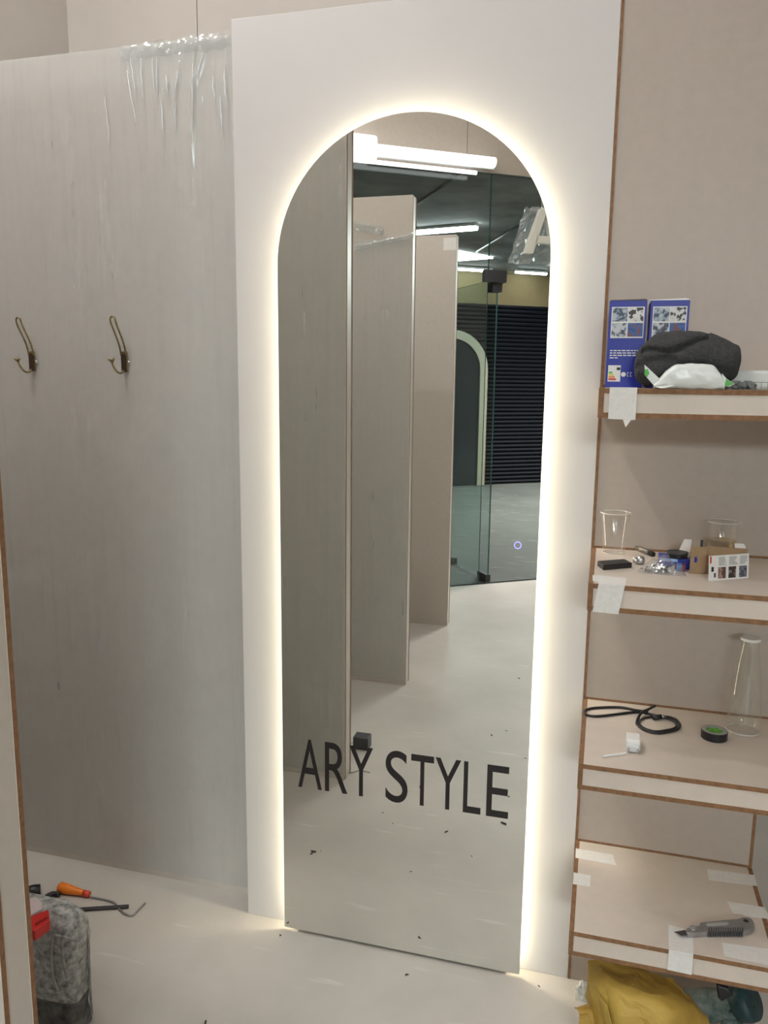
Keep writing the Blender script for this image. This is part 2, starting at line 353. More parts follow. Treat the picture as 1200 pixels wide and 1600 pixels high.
# film on the partitions seen in the mirror
def flat_film(parent, y, x0, x1, z0, z1, n=60):
    soft = [(random.uniform(x0, x1), random.uniform(-.04, .04), random.uniform(.005, .012), random.uniform(.0005, .0016)) for _ in range(30)]
    def fn(i, j):
        x = x0+(x1-x0)*i; z = z0+(z1-z0)*j
        return (x, y+.0012+sum(a*math.exp(-((x-c-(z1-z)*s)/w_)**2) for c, s, w_, a in soft), z)
    return MB().grid(fn, 160, 24).build('protective_film', M_FILM, parent, smooth=True, fix=False)
flat_film(p1, -.8926, XL+.01, .02, .02, 2.39)
e0, e1 = vY(556, 388, -1.9036), vY(648, 368, -1.9036)
flat_film(p2, -1.9036, XL+.01, .01, .02, e1.z-.01)
crumple('film_gather', p2, lambda i, j: (e0.x+(e1.x-e0.x)*i, -1.9036+.012+.014*math.cos(j*2*math.pi), e0.z+(e1.z-e0.z)*i+.012*math.sin(j*2*math.pi)), 40, 10, .006, 40, M_WRAP, 3)
g0, g1 = vY(549, 352, -1.9036), vY(600, 362, -1.9036)
crumple('film_gather', p2, lambda i, j: (g0.x+(g1.x-g0.x)*i, -1.9036+.010+.009*math.cos(j*2*math.pi), g0.z+(g1.z-g0.z)*i+.02*math.sin(j*2*math.pi)), 24, 10, .008, 55, M_WRAP, 9)
q = vY(706, 381, -2.9489)
tag(MB().box((q.x-.05, -2.9489, q.z-.035), (.0262, -2.9482, q.z+.035)).build('tape_patch', M_TAPE), 'white tape patch near the top of a booth partition', 'tape')

# ================================================================ WHITE PANEL AND MIRROR
PW = 0.912
tag(MB().box((0, 0, 0), (PW, .075, PH)).build('backing_panel', M_WHITE, bevel=.0012), 'tall plain white panel behind the lit arched mirror', 'panel')
ml, mr, mb, mt = .1287, .7892, .0084, 2.1461
def arch(inset, bottom, n=48):
    l, r = ml+inset, mr-inset; R = (r-l)/2; cxm = (l+r)/2; zc = mt-(mr-ml)/2
    pts = [(l, bottom)] + [(cxm-R*math.cos(math.pi*i/n), zc+R*math.sin(math.pi*i/n)) for i in range(n+1)] + [(r, bottom)]
    return pts
mirror = thing('arched_mirror', 'tall arched backlit mirror with dark lettering on a white panel', 'mirror', ((ml+mr)/2, MY, 0))
M_MIRROR = bpy.data.materials.new('mirror_silver'); M_MIRROR.use_nodes = True
b = M_MIRROR.node_tree.nodes['Principled BSDF']; b.inputs['Metallic'].default_value = 1; b.inputs['Roughness'].default_value = 0.0; b.inputs['Base Color'].default_value = (0.83, 0.84, 0.80, 1)
mg = MB().prism([(x, MY, z) for x, z in arch(0, mb)], (0, .004, 0), 0, 1)
mg.build('mirror_glass', [M_MIRROR, mat('mirror_edge', (0.55, 0.58, 0.50), 0.3)], mirror)
INS = .034
fr = MB().prism([(x, -.0005, z) for x, z in arch(INS, mb+.004)], (0, MY+.0045+.0005, 0))
fr.build('back_frame', mat('frame_aluminium', (0.35, 0.35, 0.35), 0.5), mirror)
ls = MB(); a = arch(INS-.001, mb+.02); bq = arch(INS-.003, mb+.02)
k = len(a); ls.v = [Vector((x, -.009, z)) for x, z in bq]+[Vector((x, -.021, z)) for x, z in bq]+[Vector((x, -.009, z)) for x, z in a]+[Vector((x, -.021, z)) for x, z in a]
for i in range(k-1):
    ls.f += [(i, i+1, k+i+1, k+i), (2*k+i+1, 2*k+i, 3*k+i, 3*k+i+1), (i+1, i, 2*k+i, 2*k+i+1), (k+i, k+i+1, 3*k+i+1, 3*k+i)]
ls.mi = [0]*len(ls.f)
ls.build('led_strip', emitter('led_warm', (1.0, 0.90, 0.66, 1), LED), mirror)
# lettering: every letter fitted to the place it has in the photograph
LZ0, LZ1 = .443, .5835
ZX, ZY, ZS = 420, 1100, 440/1200
cur = bpy.data.curves.new('glyph', 'FONT'); cur.extrude = .0; cur.fill_mode = 'FRONT'
gob = bpy.data.objects.new('glyph', cur); C.objects.link(gob)
def glyph(ch):
    cur.body = ch; bpy.context.view_layer.update()
    me = bpy.data.meshes.new_from_object(gob.evaluated_get(bpy.context.evaluated_depsgraph_get()))
    vs_ = [v.co.copy() for v in me.vertices]; fs = [tuple(p.vertices) for p in me.polygons]; bpy.data.meshes.remove(me)
    x0, x1 = min(v.x for v in vs_), max(v.x for v in vs_); y0, y1 = min(v.y for v in vs_), max(v.y for v in vs_)
    return [((v.x-x0)/(x1-x0), (v.y-y0)/(y1-y0)) for v in vs_], fs
def letter_mesh(ch, x0, x1, z0, z1, y, th):
    g, fs = glyph(ch); n = len(g)
    fvs = [(x0+(x1-x0)*a, y, z0+(z1-z0)*b_) for a, b_ in g]; bvs = [(x, y-th, z) for x, _, z in fvs]
    m = MB().add(fvs+bvs, fs+[tuple(i+n for i in reversed(f)) for f in fs])
    cnt = {}
    for f in fs:
        for i in range(len(f)):
            e = (f[i], f[(i+1) % len(f)]); cnt[e] = cnt.get(e, 0)+1
    for (p, q_) in list(cnt):
        if (q_, p) not in cnt: m.f.append((p, p+n, q_+n, q_)); m.mi.append(0)
    return m
for ch, l, r, tl, br in [('A', 125, 225, 150, 358), ('R', 239, 335, 164, 374), ('Y', 343, 443, 183, 390), ('S', 497, 592, 203, 421), ('T', 605, 702, 221, 434), ('Y', 708, 817, 238, 452), ('L', 829, 905, 250, 468), ('E', 928, 1023, 268, 485)]:
    um = ((l+r)/2)*ZS+ZX
    a = onY(l*ZS+ZX, ((tl+br)/2)*ZS+ZY, MY-.0006); c = onY(r*ZS+ZX, ((tl+br)/2)*ZS+ZY, MY-.0006)
    top = onY(um, tl*ZS+ZY, MY-.0006); bot = onY(um, br*ZS+ZY, MY-.0006)
    letter_mesh(ch, a.x, c.x, LZ0 if ch != 'S' else LZ0-.0025, LZ1 if ch != 'S' else LZ1+.0025, MY-.0002, .0005).build('letter', M_VINYL, mirror)
bpy.data.objects.remove(gob); bpy.data.curves.remove(cur)
tc_ = onY(809, 852, MY)
MB().tube([(tc_.x+.0080*math.cos(t*math.pi/16), MY-.0008, tc_.z+.0080*math.sin(t*math.pi/16)) for t in range(32)], .0010, 6, True).build('touch_ring', emitter('touch_glow', (0.25, 0.22, 1.0, 1), 1.6), mirror, smooth=True)

# ================================================================ SHELF WALL
BT = 0.010
Z1, Z2, Z3, Z4, SD, ST, SR4, SRW = 1.5314, 1.1533, 0.7742, 0.3949, .3514, .0556, 1.3247, 1.52
wsh = struct(MB().box((PW+.004, .0185, 0), (SR4-.002, .036, ZC)).build('wall_shelf_side', M_DGREY))
MB().box((SR4-.002, .0185, Z3), (SRW-.002, .036, ZC)).build('wall_batten', M_DGREY, wsh)
for z0, z1, xr in ((Z1, ZC, SRW), (Z2, Z1-ST, SRW), (Z3, Z2-ST, SRW), (Z4, Z3-ST, SR4), (0, Z4-ST, SR4)):
    board((PW+.0005, 0.0, z0+.0003), (xr, .018, z1-.0003), 1).build('back_board', [M_BEIGE, M_MDF], wsh)
    MB().box((PW+.0004, -.0015, z0+.0005), (PW+.0062, .0002, z1-.0005)).build('board_edge', M_MDF, wsh)
    if z0 > 0: MB().box((PW+.0062, -.0015, z0+.0002), (xr, .0002, z0+.0050)).build('board_edge', M_MDF, wsh)
    if xr == SR4: MB().box((xr-.007, -.0015, z0+.005), (xr, .0002, z1-.0005)).build('board_edge', M_MDF, wsh)
def shelf(z, xr, label, em=M_MDF):
    x0 = PW+.0008; t = thing('wall_shelf', label, 'shelf', ((x0+xr)/2, -SD/2, z-ST), 'box shelves beside the mirror panel')
    yb = -.002
    board((x0+BT, -SD, z-BT), (xr-BT, yb, z), 2).build('top_board', [M_SHELF, em], t)
    board((x0+BT, -SD, z-ST), (xr-BT, yb, z-ST+BT), 2).build('bottom_board', [M_SHELF, em], t)
    board((x0, -SD, z-ST), (x0+BT-.0003, yb, z), 0).build('side_board', [M_BEIGE, em], t)
    board((xr-BT+.0003, -SD, z-ST), (xr, yb, z), 0).build('side_board', [M_BEIGE, em], t)
    MB().box((x0+BT, -SD+.002, z-ST+BT), (xr-BT, -SD+.012, z-BT)).build('front_board', M_SHELF, t)
    return t
shelf(Z1, SRW, 'box shelf holding blue cartons and a grey cap', M_MDFL if False else M_MDF)
shelf(Z2, SRW, 'box shelf holding plastic cups and small fittings')
shelf(Z3, SRW, 'box shelf holding a glass bottle and a black cable')
shelf(Z4, SR4, 'lowest box shelf patched with white tape under a utility knife')

# ================================================================ COAT HOOKS
def hook(x, label):
    y0 = HY-.003; z0 = 1.582
    t = thing('coat_hook', label, 'hook', (x, y0, z0-.03), 'coat hooks on the film-covered partition')
    MB().box((x-.009, y0-.004, z0-.027), (x+.009, y0, z0+.03)).build('back_plate', M_BRASS, t, bevel=.002)
    prof = [(.006, .018), (.012, .042), (.024, .066), (.036, .085), (.046, .101), (.050, .112)]
    l = [(x-.008, y0-d, z0+h) for d, h in prof]; r = [(x+.008, y0-d, z0+h) for d, h in prof]
    tip = [(x-.006, y0-.051, z0+.119), (x, y0-.051, z0+.1225), (x+.006, y0-.051, z0+.119)]
    MB().tube(catmull(l+tip+r[::-1], 5), .0026, 8).build('upper_loop', M_BRASS, t, smooth=True)
    MB().box((x-.007, y0-.011, z0-.026), (x+.007, y0-.003, z0+.024)).build('web', M_BRONZE, t, bevel=.002)
    lo = [(x, y0-.008, z0-.022), (x, y0-.022, z0-.030), (x, y0-.040, z0-.027), (x, y0-.055, z0-.014), (x, y0-.062, z0+.000)]
    MB().tube(catmull(lo, 6), [.003]*24+[.0032], 8).build('lower_prong', M_BRASS, t, smooth=True)
    for s in (-1, 1):
        MB().tube([(x, y0-.061, z0-.002), (x+s*.004, y0-.064, z0+.004), (x+s*.008, y0-.066, z0+.008)], [.003, .0032, .0038], 8).build('prong_tip', M_BRASS, t, smooth=True)
    MB().lathe([(.0, .004), (.003, .0035), (.0045, .0018), (.005, 0)], (x+.012, y0-.002, z0), 12, xform=lambda p: Vector((p.x, -p.z, p.y))).build('screw', M_STEEL, t, smooth=True)
    return t
hook(-.690, 'brass double coat hook further from the white mirror panel')
hook(-.384, 'brass double coat hook nearer to the white mirror panel')

# ================================================================ LAMPS
M_TUBE = emitter('lamp_tube', COOL, LAMP)
M_LBODY = mat('lamp_body', (0.8, 0.8, 0.8), 0.5)
def linear_lamp(a, b, z, label, group=None, rad=.03, mt_=M_TUBE, ceil=ZC, cords=True, name='linear_lamp'):
    a, b = Vector((a[0], a[1], z)), Vector((b[0], b[1], z)); d = (b-a).normalized(); s = Vector((-d.y, d.x, 0))
    t = thing(name, label, 'lamp', (a+b)/2, group)
    MB().prism([a-s*rad, b-s*rad, b+s*rad, a+s*rad], (0, 0, .025)).build('lamp_body', M_LBODY, t)
    P = [(math.cos(math.pi*i/8)*rad*.9, -math.sin(math.pi*i/8)*rad*.9) for i in range(9)]
    MB().prism([a+s*u+Vector((0, 0, v)) for u, v in P], b-a).build('diffuser', mt_, t)
    if cords:
        for k_ in (.12, .88):
            p = a+(b-a)*k_; MB().tube([p+Vector((0, 0, .025)), Vector((p.x, p.y, ceil))], .0015, 5).build('cord', M_STEEL, t)
    return t
M_ADDED_BOOTH = emitter('added_booth_tube', COOL, LAMP*1.3)  # booth lamps are added out of view to light the partitions
linear_lamp((-1.0, -.36), (.0, -.36), 3.9, 'unseen linear lamp added over the booth with the coat hooks', 'added booth lamps', mt_=M_ADDED_BOOTH)
linear_lamp((-1.0, -1.25), (.0, -1.25), 3.9, 'unseen linear lamp added over the booth between the first two partitions', 'added booth lamps', mt_=M_ADDED_BOOTH)
linear_lamp((-.5, -1.7), (-.5, -2.75), 3.9, 'unseen linear lamp added over the booth next to the glass front', 'added booth lamps', mt_=M_ADDED_BOOTH)
linear_lamp((1.1, -1.0), (1.1, -2.4), 3.9, 'unseen linear lamp added over the aisle by the shelves', mt_=emitter('added_aisle_tube', COOL, LAMP*.1))  # added overhead, out of view, for light on the shelves
linear_lamp((1.0, -2.2), (1.0, -3.5), 3.9, 'unseen linear lamp added in front of the glass entrance', mt_=emitter('added_entrance_tube', COOL, LAMP*.45))  # added out of view as frontal light on upright surfaces
linear_lamp((0.6, .40), (1.6, .40), 3.9, 'unseen linear lamp added behind the hook partition', mt_=emitter('added_rear_tube', COOL, LAMP*1.0))  # added out of sight to brighten the left and back walls
# lamp on the bulkhead, seen in the mirror
lb = thing('bulkhead_lamp', 'bright linear lamp on the bulkhead with its modelled reflection in the glass front', 'lamp', front(-.55, -.05, 3.0))
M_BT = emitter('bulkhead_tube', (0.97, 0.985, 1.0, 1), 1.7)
MB().prism([front(-1.12, -.0005, 3.000), front(-.045, -.0005, 3.000), front(-.045, -.03, 3.000), front(-1.12, -.03, 3.000)], (0, 0, .075)).build('lamp_body', M_LBODY, lb)
MB().tube([front(-1.10, -.06, 3.036), front(-.06, -.06, 3.036)], .034, 16).build('upper_tube', M_BT, lb, smooth=True)
MB().tube([front(-1.10, -.045, 2.960), front(-.19, -.045, 2.960)], .014, 12).build('tube_reflection', M_BT, lb, smooth=True)  # glowing bar stands in for the upper tube's reflection in the glass
MB().prism([front(-1.12, -.10, 2.96), front(-.93, -.10, 2.96), front(-.93, -.03, 2.96), front(-1.12, -.03, 2.96)], (0, 0, .155)).build('lamp_head', M_BT, lb, bevel=.02)

# corridor lamps
M_CT = emitter('corridor_tube', (0.93, 0.97, 1.0, 1), 25.0)
def corr(q0, q1, label, rad=.05):
    a, b_ = vz(*q0, 3.07), vz(*q1, 3.07)
    return linear_lamp(a, b_, 3.07, label, 'corridor ceiling lamps', rad, M_CT, 3.1, False, 'corridor_lamp')
a, b_ = vz(650, 361, 3.07), vz(745, 353.5, 3.07); a2 = a+(a-b_)*.6
linear_lamp(a2, b_, 3.07, 'linear lamp on the dark corridor ceiling behind a booth partition', 'corridor ceiling lamps', .045, M_CT, 3.1, False, 'corridor_lamp')
linear_lamp(front(.85, 5.05), front(2.53, 5.05), 3.06, 'slim linear lamp along the yellow fascia ending at the door fitting', 'corridor ceiling lamps', .03, M_CT, 3.1, False, 'corridor_lamp')
linear_lamp(front(2.88, 5.0), front(3.37, 5.0), 3.06, 'slim linear lamp along the yellow fascia below the letter A', 'corridor ceiling lamps', .03, M_CT, 3.1, False, 'corridor_lamp')
cp = [vz(700, 391, 3.08), vz(770, 404, 3.08), vz(700, 409, 3.08)]
cpl = thing('ceiling_panel_lamp', 'bright wedge-like panel lamp on the dark corridor ceiling', 'lamp', cp[0])
MB().prism(cp, (0, 0, .02)).build('diffuser', M_CT, cpl)
for u_, nm in ((3.4, 'nearest the doorway'), (5.0, 'in the middle of the row'), (6.6, 'furthest along the corridor')):
    c_ = front(u_, 2.0, 3.06)
    cl_ = thing('added_corridor_panel', 'unseen square light panel added on the corridor ceiling '+nm, 'lamp', c_, 'added corridor light panels')  # panels added outside the mirror's view as low frontal light for the shop
    MB().prism([front(u_-.45, 1.55, 3.07), front(u_+.45, 1.55, 3.07), front(u_+.45, 2.45, 3.07), front(u_-.45, 2.45, 3.07)], (0, 0, .029)).build('frame', M_LBODY, cl_)
    MB().prism([front(u_-.42, 1.58, 3.065), front(u_+.42, 1.58, 3.065), front(u_+.42, 2.42, 3.065), front(u_-.42, 2.42, 3.065)], (0, 0, .005)).build('diffuser', emitter('added_panel_light', COOL, 105.0), cl_)
# conduits on the corridor ceiling
for (q0, q1) in (((615, 343), (722, 269)), ((745, 393), (856, 326))):
    a, b_ = vz(*q0, 3.085), vz(*q1, 3.085)
    MB().tube([a, b_], .012, 8).build('conduit', M_BLACK, CC, smooth=True)

# ================================================================ SIGN LETTER hanging at the entrance
sl = thing('sign_letter', 'white letter A wrapped in clear plastic hanging over the doorway', 'sign', front(.30, -.10, 2.40))
def f_u(m, u0, u1, v0):
    for p in m.v: p.x, p.y = (SP+UD*(u0+(u1-u0)*p.x)+VD*(v0+p.y)).xy
    return m
M_SIGN = mat('sign_face', (0.80, 0.78, 0.72), 0.4)
A = MB()
def quad(pts): A.prism([Vector((x, 0, z)) for x, z in pts], (0, -.05, 0))
quad([(0, 0), (.2, 0), (.54, 1), (.38, 1)]); quad([(.8, 0), (1, 0), (.62, 1), (.46, 1)]); quad([(.24, .24), (.76, .24), (.70, .40), (.30, .40)])
for p in A.v: p.z = 2.43+.31*p.z
f_u(A, .15, .45, -.12).build('letter_face', M_SIGN, sl)
Wm = MB().grid(lambda i, j: (-.28+1.5*i+.05*noise.noise(Vector((i*7, j*6, 0))), .02+.05*noise.noise(Vector((i*9, j*9, 4))), 2.37+(.40-.03*abs(i-.5))*j+.012*noise.noise(Vector((i*8, 3, j*5)))), 14, 14)
for p in Wm.v:
    t_ = (p.z-2.37)/.4; p.x = .47+(p.x-.47)*(1.0-.55*max(0, t_))
f_u(Wm, .15, .45, -.09).build('plastic_wrap', clear('sign_wrap', (.85, .93, .97), .12, (.9, .97, 1), 1.5, base=.12, milky=.22), sl, fix=False)
MB().tube([front(.30, -.115, 2.74), front(.30, -.06, BZ+.03)], .0015, 5).build('cord', M_STEEL, sl)

# arched mirror across the corridor
am = thing('arched_doorway_mirror', 'dark arched mirror with a pale frame standing before the black shutter', 'mirror', front(1.98, SV-.06))
def arch2(w_, h_, n=20): return [(-w_, .02)]+[(-w_*math.cos(math.pi*i/n), h_-w_+w_*math.sin(math.pi*i/n)) for i in range(n+1)]+[(w_, .02)]
out, inn = arch2(.56, 2.24), arch2(.44, 2.12); n = len(out)
fm = MB()
for i in range(n-1):
    fm.prism([front(2.0+out[i][0], SV-.07, out[i][1]), front(2.0+out[i+1][0], SV-.07, out[i+1][1]), front(2.0+inn[i+1][0], SV-.07, inn[i+1][1]), front(2.0+inn[i][0], SV-.07, inn[i][1])], VD*.05)
fm.build('frame', mat('pale_frame', (0.20, 0.18, 0.13), 0.6), am)
MB().prism([front(2.0+x, SV-.04, z) for x, z in inn], VD*.015).build('dark_glass', mat('dark_glass', (0.008, 0.012, 0.015), 0.12, spec=0.3), am)

# ================================================================ SHELF 1: cartons, cap, wipes
def noisepic(name, cols, scale):
    m = bpy.data.materials.new(name); m.use_nodes = True; nt = m.node_tree; b = nt.nodes['Principled BSDF']; b.inputs['Roughness'].default_value = .4
    g = nt.nodes.new('ShaderNodeNewGeometry'); n_ = nt.nodes.new('ShaderNodeTexNoise'); n_.inputs['Scale'].default_value = scale; n_.inputs['Detail'].default_value = 3
    nt.links.new(g.outputs['Position'], n_.inputs['Vector']); r = nt.nodes.new('ShaderNodeValToRGB'); r.color_ramp.interpolation = 'CONSTANT'
    for i, c in enumerate(cols):
        e = r.color_ramp.elements[i] if i < 2 else r.color_ramp.elements.new(.5)
        e.position = 0 if i == 0 else .36+.28*i/len(cols); e.color = (*c, 1)
    nt.links.new(n_.outputs['Fac'], r.inputs[0]); nt.links.new(r.outputs[0], b.inputs['Base Color']); return m
PIC = [noisepic('print_street', [(.04, .05, .09), (.25, .30, .40), (.45, .5, .55)], 130), noisepic('print_rider', [(.02, .02, .03), (.62, .60, .60), (.70, .68, .68)], 110),
       noisepic('print_yard', [(.05, .06, .10), (.40, .43, .48), (.55, .57, .60)], 120), noisepic('print_track', [(.02, .06, .22), (.03, .10, .35), (.18, .05, .06)], 70)]
M_RED = mat('red_print', (.55, .05, .03), .5); M_ORG = mat('orange_print', (.75, .25, .04), .5); M_YEL = mat('yellow_print', (.75, .6, .08), .5); M_GRN = mat('green_print', (.10, .42, .08), .5)
M_INK = mat('black_ink', (.02, .02, .02), .5)
def carton(x0, x1, y0, h, label, full):
    z0 = Z1; t = thing('carton', label, 'box', ((x0+x1)/2, y0+.05, z0), 'blue cartons on the top shelf')
    W = x1-x0; y1 = y0+.10
    MB().box((x0, y0, z0), (x1, y1, z0+h)).build('carton_body', M_BLUE, t, bevel=.0008)
    MB().prism([(x0+.002, y0+.001, z0+h), (x1, y0+.001, z0+h), (x1, y1, z0+h+.012), (x0+.002, y1, z0+h+.010)], (0, 0, .0008)).build('top_flap', mat('flap', (.06, .05, .06), .6) if full else M_PAPER, t)
    P = lambda u, v: (x0+W*u, z0+h*v)
    def sheet(u0, v0, u1, v1, m, name, lay=1, par=t):
        a, b_ = P(u0, v0), P(u1, v1); return MB().box((a[0], y0-.0003*lay, a[1]), (b_[0], y0+.0001, b_[1])).build(name, m, par)
    pp = sheet(.07, .575, .94, .93, M_PAPER, 'picture_sheet')
    for i, (u0, v0) in enumerate(((.095, .765), (.52, .765), (.095, .59), (.52, .59))): sheet(u0, v0, u0+.40, v0+.155, PIC[i], 'picture', 2, pp)
    if full:
        rnd = random.Random(3)
        tx = MB()
        for row in range(4):
            u = .08; end = (.86, .84, .82, .30)[row]
            while u < end:
                w_ = rnd.uniform(.05, .13); a, b_ = P(u, .425-.028*row), P(min(u+w_, end), .437-.028*row)
                tx.box((a[0], y0-.0003, a[1]), (b_[0], y0+.0001, b_[1])); u += w_+.025
        tx.build('printed_text', M_PAPER, t)
        lab = sheet(.06, .07, .40, .26, M_PAPER, 'energy_label')
        for i, m in enumerate((M_GRN, M_YEL, M_ORG, M_RED)): sheet(.08, .165-.026*i, .18+.035*i, .186-.026*i, m, 'rating_bar', 2, lab)
        sheet(.29, .205, .39, .235, M_INK, 'rating_mark', 2, lab)
        cx, cz = P(.48, .155)
        MB().lathe([(0, 0), (.0048, 0), (.0048, .0003), (0, .0003)], (cx, y0, cz), 16, xform=lambda p: Vector((p.x, -p.z, p.y))).build('round_mark', M_PAPER, t)
        for u in (.58, .66): letter_tag.append((P(u, .13), P(u+.07, .18), y0, t))
        for k_ in range(3):
            a_ = k_*2.094+1.57; c_ = P(.82, .150); r_ = .0042
            p_ = [Vector((c_[0]+r_*math.cos(a_), y0-.0003, c_[1]+r_*math.sin(a_))), Vector((c_[0]+r_*math.cos(a_+2.094), y0-.0003, c_[1]+r_*math.sin(a_+2.094)))]
            MB().tube([p_[0].lerp(p_[1], .15), p_[0].lerp(p_[1], .8)], .0006, 4).build('recycling_arrow', M_PAPER, t)
    return t
letter_tag = []
carton(.9230, .9955, -.212, .172, 'blue printed carton with an energy label standing against the white panel', True)
carton(1.0020, 1.0755, -.210, .172, 'blue printed carton standing behind the grey knitted cap', False)
for (a, b_, y0, t) in letter_tag:   # two tiny square marks
    MB().box((a[0], y0-.0003, a[1]), (b_[0]-.0015, y0+.0001, a[1]+.0012)).box((a[0], y0-.0003, a[1]), (a[0]+.0012, y0+.0001, b_[1])).box((a[0], y0-.0003, b_[1]-.0012), (b_[0]-.0015, y0+.0001, b_[1])).build('square_mark', M_PAPER, t)

# knitted cap: lies on its side, crown to the left, turned-up cuff to the right
M_KNIT = mat('grey_knit', (.045, .045, .047), .95, var=.25, scale=120, bump=.9, bscale=260)
def sweep(sec, n=28, power=2.0):
    """sec: list of (centre, half_w (depth y), half_h (z)) along x; returns closed mesh"""
    m = MB(); k_ = len(sec)
    for c, a_, h_ in sec:
        for j in range(n):
            t_ = 2*math.pi*j/n; cs, sn = math.cos(t_), math.sin(t_)
            m.v.append(Vector((c[0], c[1]+a_*abs(cs)**(2/power)*(1 if cs > 0 else -1), c[2]+h_*abs(sn)**(2/power)*(1 if sn > 0 else -1))))
    for i in range(k_-1):
        for j in range(n):
            j2 = (j+1) % n; m.f.append((i*n+j, i*n+j2, (i+1)*n+j2, (i+1)*n+j))
    m.f.append(tuple(range(n-1, -1, -1))); m.f.append(tuple((k_-1)*n+j for j in range(n))); m.mi = [0]*len(m.f); return m
cy0 = -.270
cap = thing('knitted_cap', 'dark grey knitted cap lying on its side behind the wipes', 'cap', (1.06, cy0, Z1))
ux = lambda u: onY(u, 560, cy0).x
zz = lambda v: onY(1060, v, cy0).z
secs = []
for u, top, bot in ((992, 566, 580), (994, 552, 590), (1000, 540, 598), (1010, 530, 603), (1025, 522, 605), (1045, 518, 606), (1065, 517, 606), (1085, 519, 606), (1100, 522, 606), (1112, 527, 606)):
    zt, zb = zz(top), max(zz(bot), Z1); secs.append(((ux(u), cy0, (zt+zb)/2), .030+.018*min(1, (u-990)/40), (zt-zb)/2))
def refine(secs, n=5):
    fl_ = [Vector((c[0], c[1], c[2])) for c, _, _ in secs]; ex = [Vector((a_, h_, 0)) for _, a_, h_ in secs]
    return [((p.x, p.y, p.z), q_.x, q_.y) for p, q_ in zip(catmull(fl_, n), catmull(ex, n))]
cm = sweep(refine(secs), 72)
xa_, xb_ = ux(1000), ux(1108)
for p in cm.v:
    t_ = (p.x-xa_)/(xb_-xa_); zl = zz(548)+(zz(527)-zz(548))*max(0, t_)**2.2
    if p.y < cy0 and t_ > 0: p.y += .013*math.exp(-((p.z-zl)/.006)**2)
    if p.y < cy0: p.y += .006*math.exp(-((p.z-zz(572)-.01*math.sin(t_*5))/.007)**2)
    k_ = noise.noise(p*28)*.006 + noise.noise(p*60)*.002
    p.y += k_; p.z = max(Z1+.0005, p.z+k_*(1 if p.z > Z1+.02 else 0) - .008*math.exp(-((p.x-ux(1040))/.03)**2)*math.exp(-((p.z-zz(545))/.012)**2))
cm.build('crown', M_KNIT, cap, smooth=True)
secs = []
for u, top, bot in ((1104, 523, 606), (1106, 521, 606), (1110, 522, 606), (1125, 527, 603), (1140, 535, 597), (1151, 540, 588), (1153, 548, 580)):
    zt, zb = zz(top), max(zz(bot), Z1+.0005); secs.append(((ux(u), cy0-.002, (zt+zb)/2), 0.054-(.012 if u > 1150 else 0), (zt-zb)/2))
cm = sweep(refine(secs), 72)
for p in cm.v:
    k_ = noise.noise(p*40)*.004; p.y += k_; p.z = max(Z1+.0005, p.z+k_)
cm.build('cuff', M_KNIT, cap, smooth=True)

# wipes
yw = -.337
uxw = lambda u: onY(u, 590, yw).x; zw = lambda v: max(onY(1060, v, yw).z, Z1)
wp = thing('wipes_pack', 'white wipes packet with green crimped ends in front of the cap', 'packet', (uxw(1070), yw, Z1))
H = lambda v: zw(v)-Z1
M_PACK = mat('white_packet', (.72, .74, .73), .25, bump=.25, bscale=60)
secs = []
for u, top in ((1022, 600), (1028, 594), (1040, 580), (1050, 572), (1062, 569), (1090, 568), (1108, 569), (1118, 575), (1126, 585), (1132, 598)):
    h_ = max(.003, zw(top)-Z1); secs.append(((uxw(u), yw, Z1+h_/2), .015, h_/2))
pk = sweep(refine(secs), 48, 2.6)
for p in pk.v: p.z = max(Z1+.0003, p.z+.0022*noise.noise(p*70)); p.y += .002*noise.noise(p*90)
pk.build('packet_body', M_PACK, wp, smooth=True)
def fan(pts, m, name): MB().prism([onY(u, v, yw-.012) for u, v in pts], (0, .0012, 0)).build(name, m, wp)
for p in ():
    pass
zc_ = lambda u, v: (uxw(u), yw-.012, max(zw(v), Z1+.0006))
MB().prism([zc_(1005, 570), zc_(1012, 576), zc_(1030, 592), zc_(1033, 603), zc_(1022, 603), zc_(1008, 588)], (0, .001, 0)).build('crimped_end', M_PACK, wp)
MB().prism([zc_(1006, 578), zc_(1011, 577), zc_(1014, 584), zc_(1010, 590), zc_(1006, 586)], (0, -.0006, 0)).build('green_print', M_GRN, wp)
MB().prism([(uxw(1024), yw-.020, Z1+.003), (uxw(1052), yw-.024, Z1+.006), (uxw(1040), yw-.030, Z1+.0012), (uxw(1033), yw-.031, Z1+.0004)], (0, 0, .0008)).build('folded_flap', M_PACK, wp)
MB().prism([zc_(1126, 583), zc_(1134, 591), zc_(1147, 599), zc_(1140, 603), zc_(1130, 602)], (0, .001, 0)).build('crimped_end', M_PACK, wp)
MB().prism([zc_(1133, 591), zc_(1146, 599), zc_(1138, 602), zc_(1132, 602)], (0, -.0006, 0)).build('green_print', M_GRN, wp)
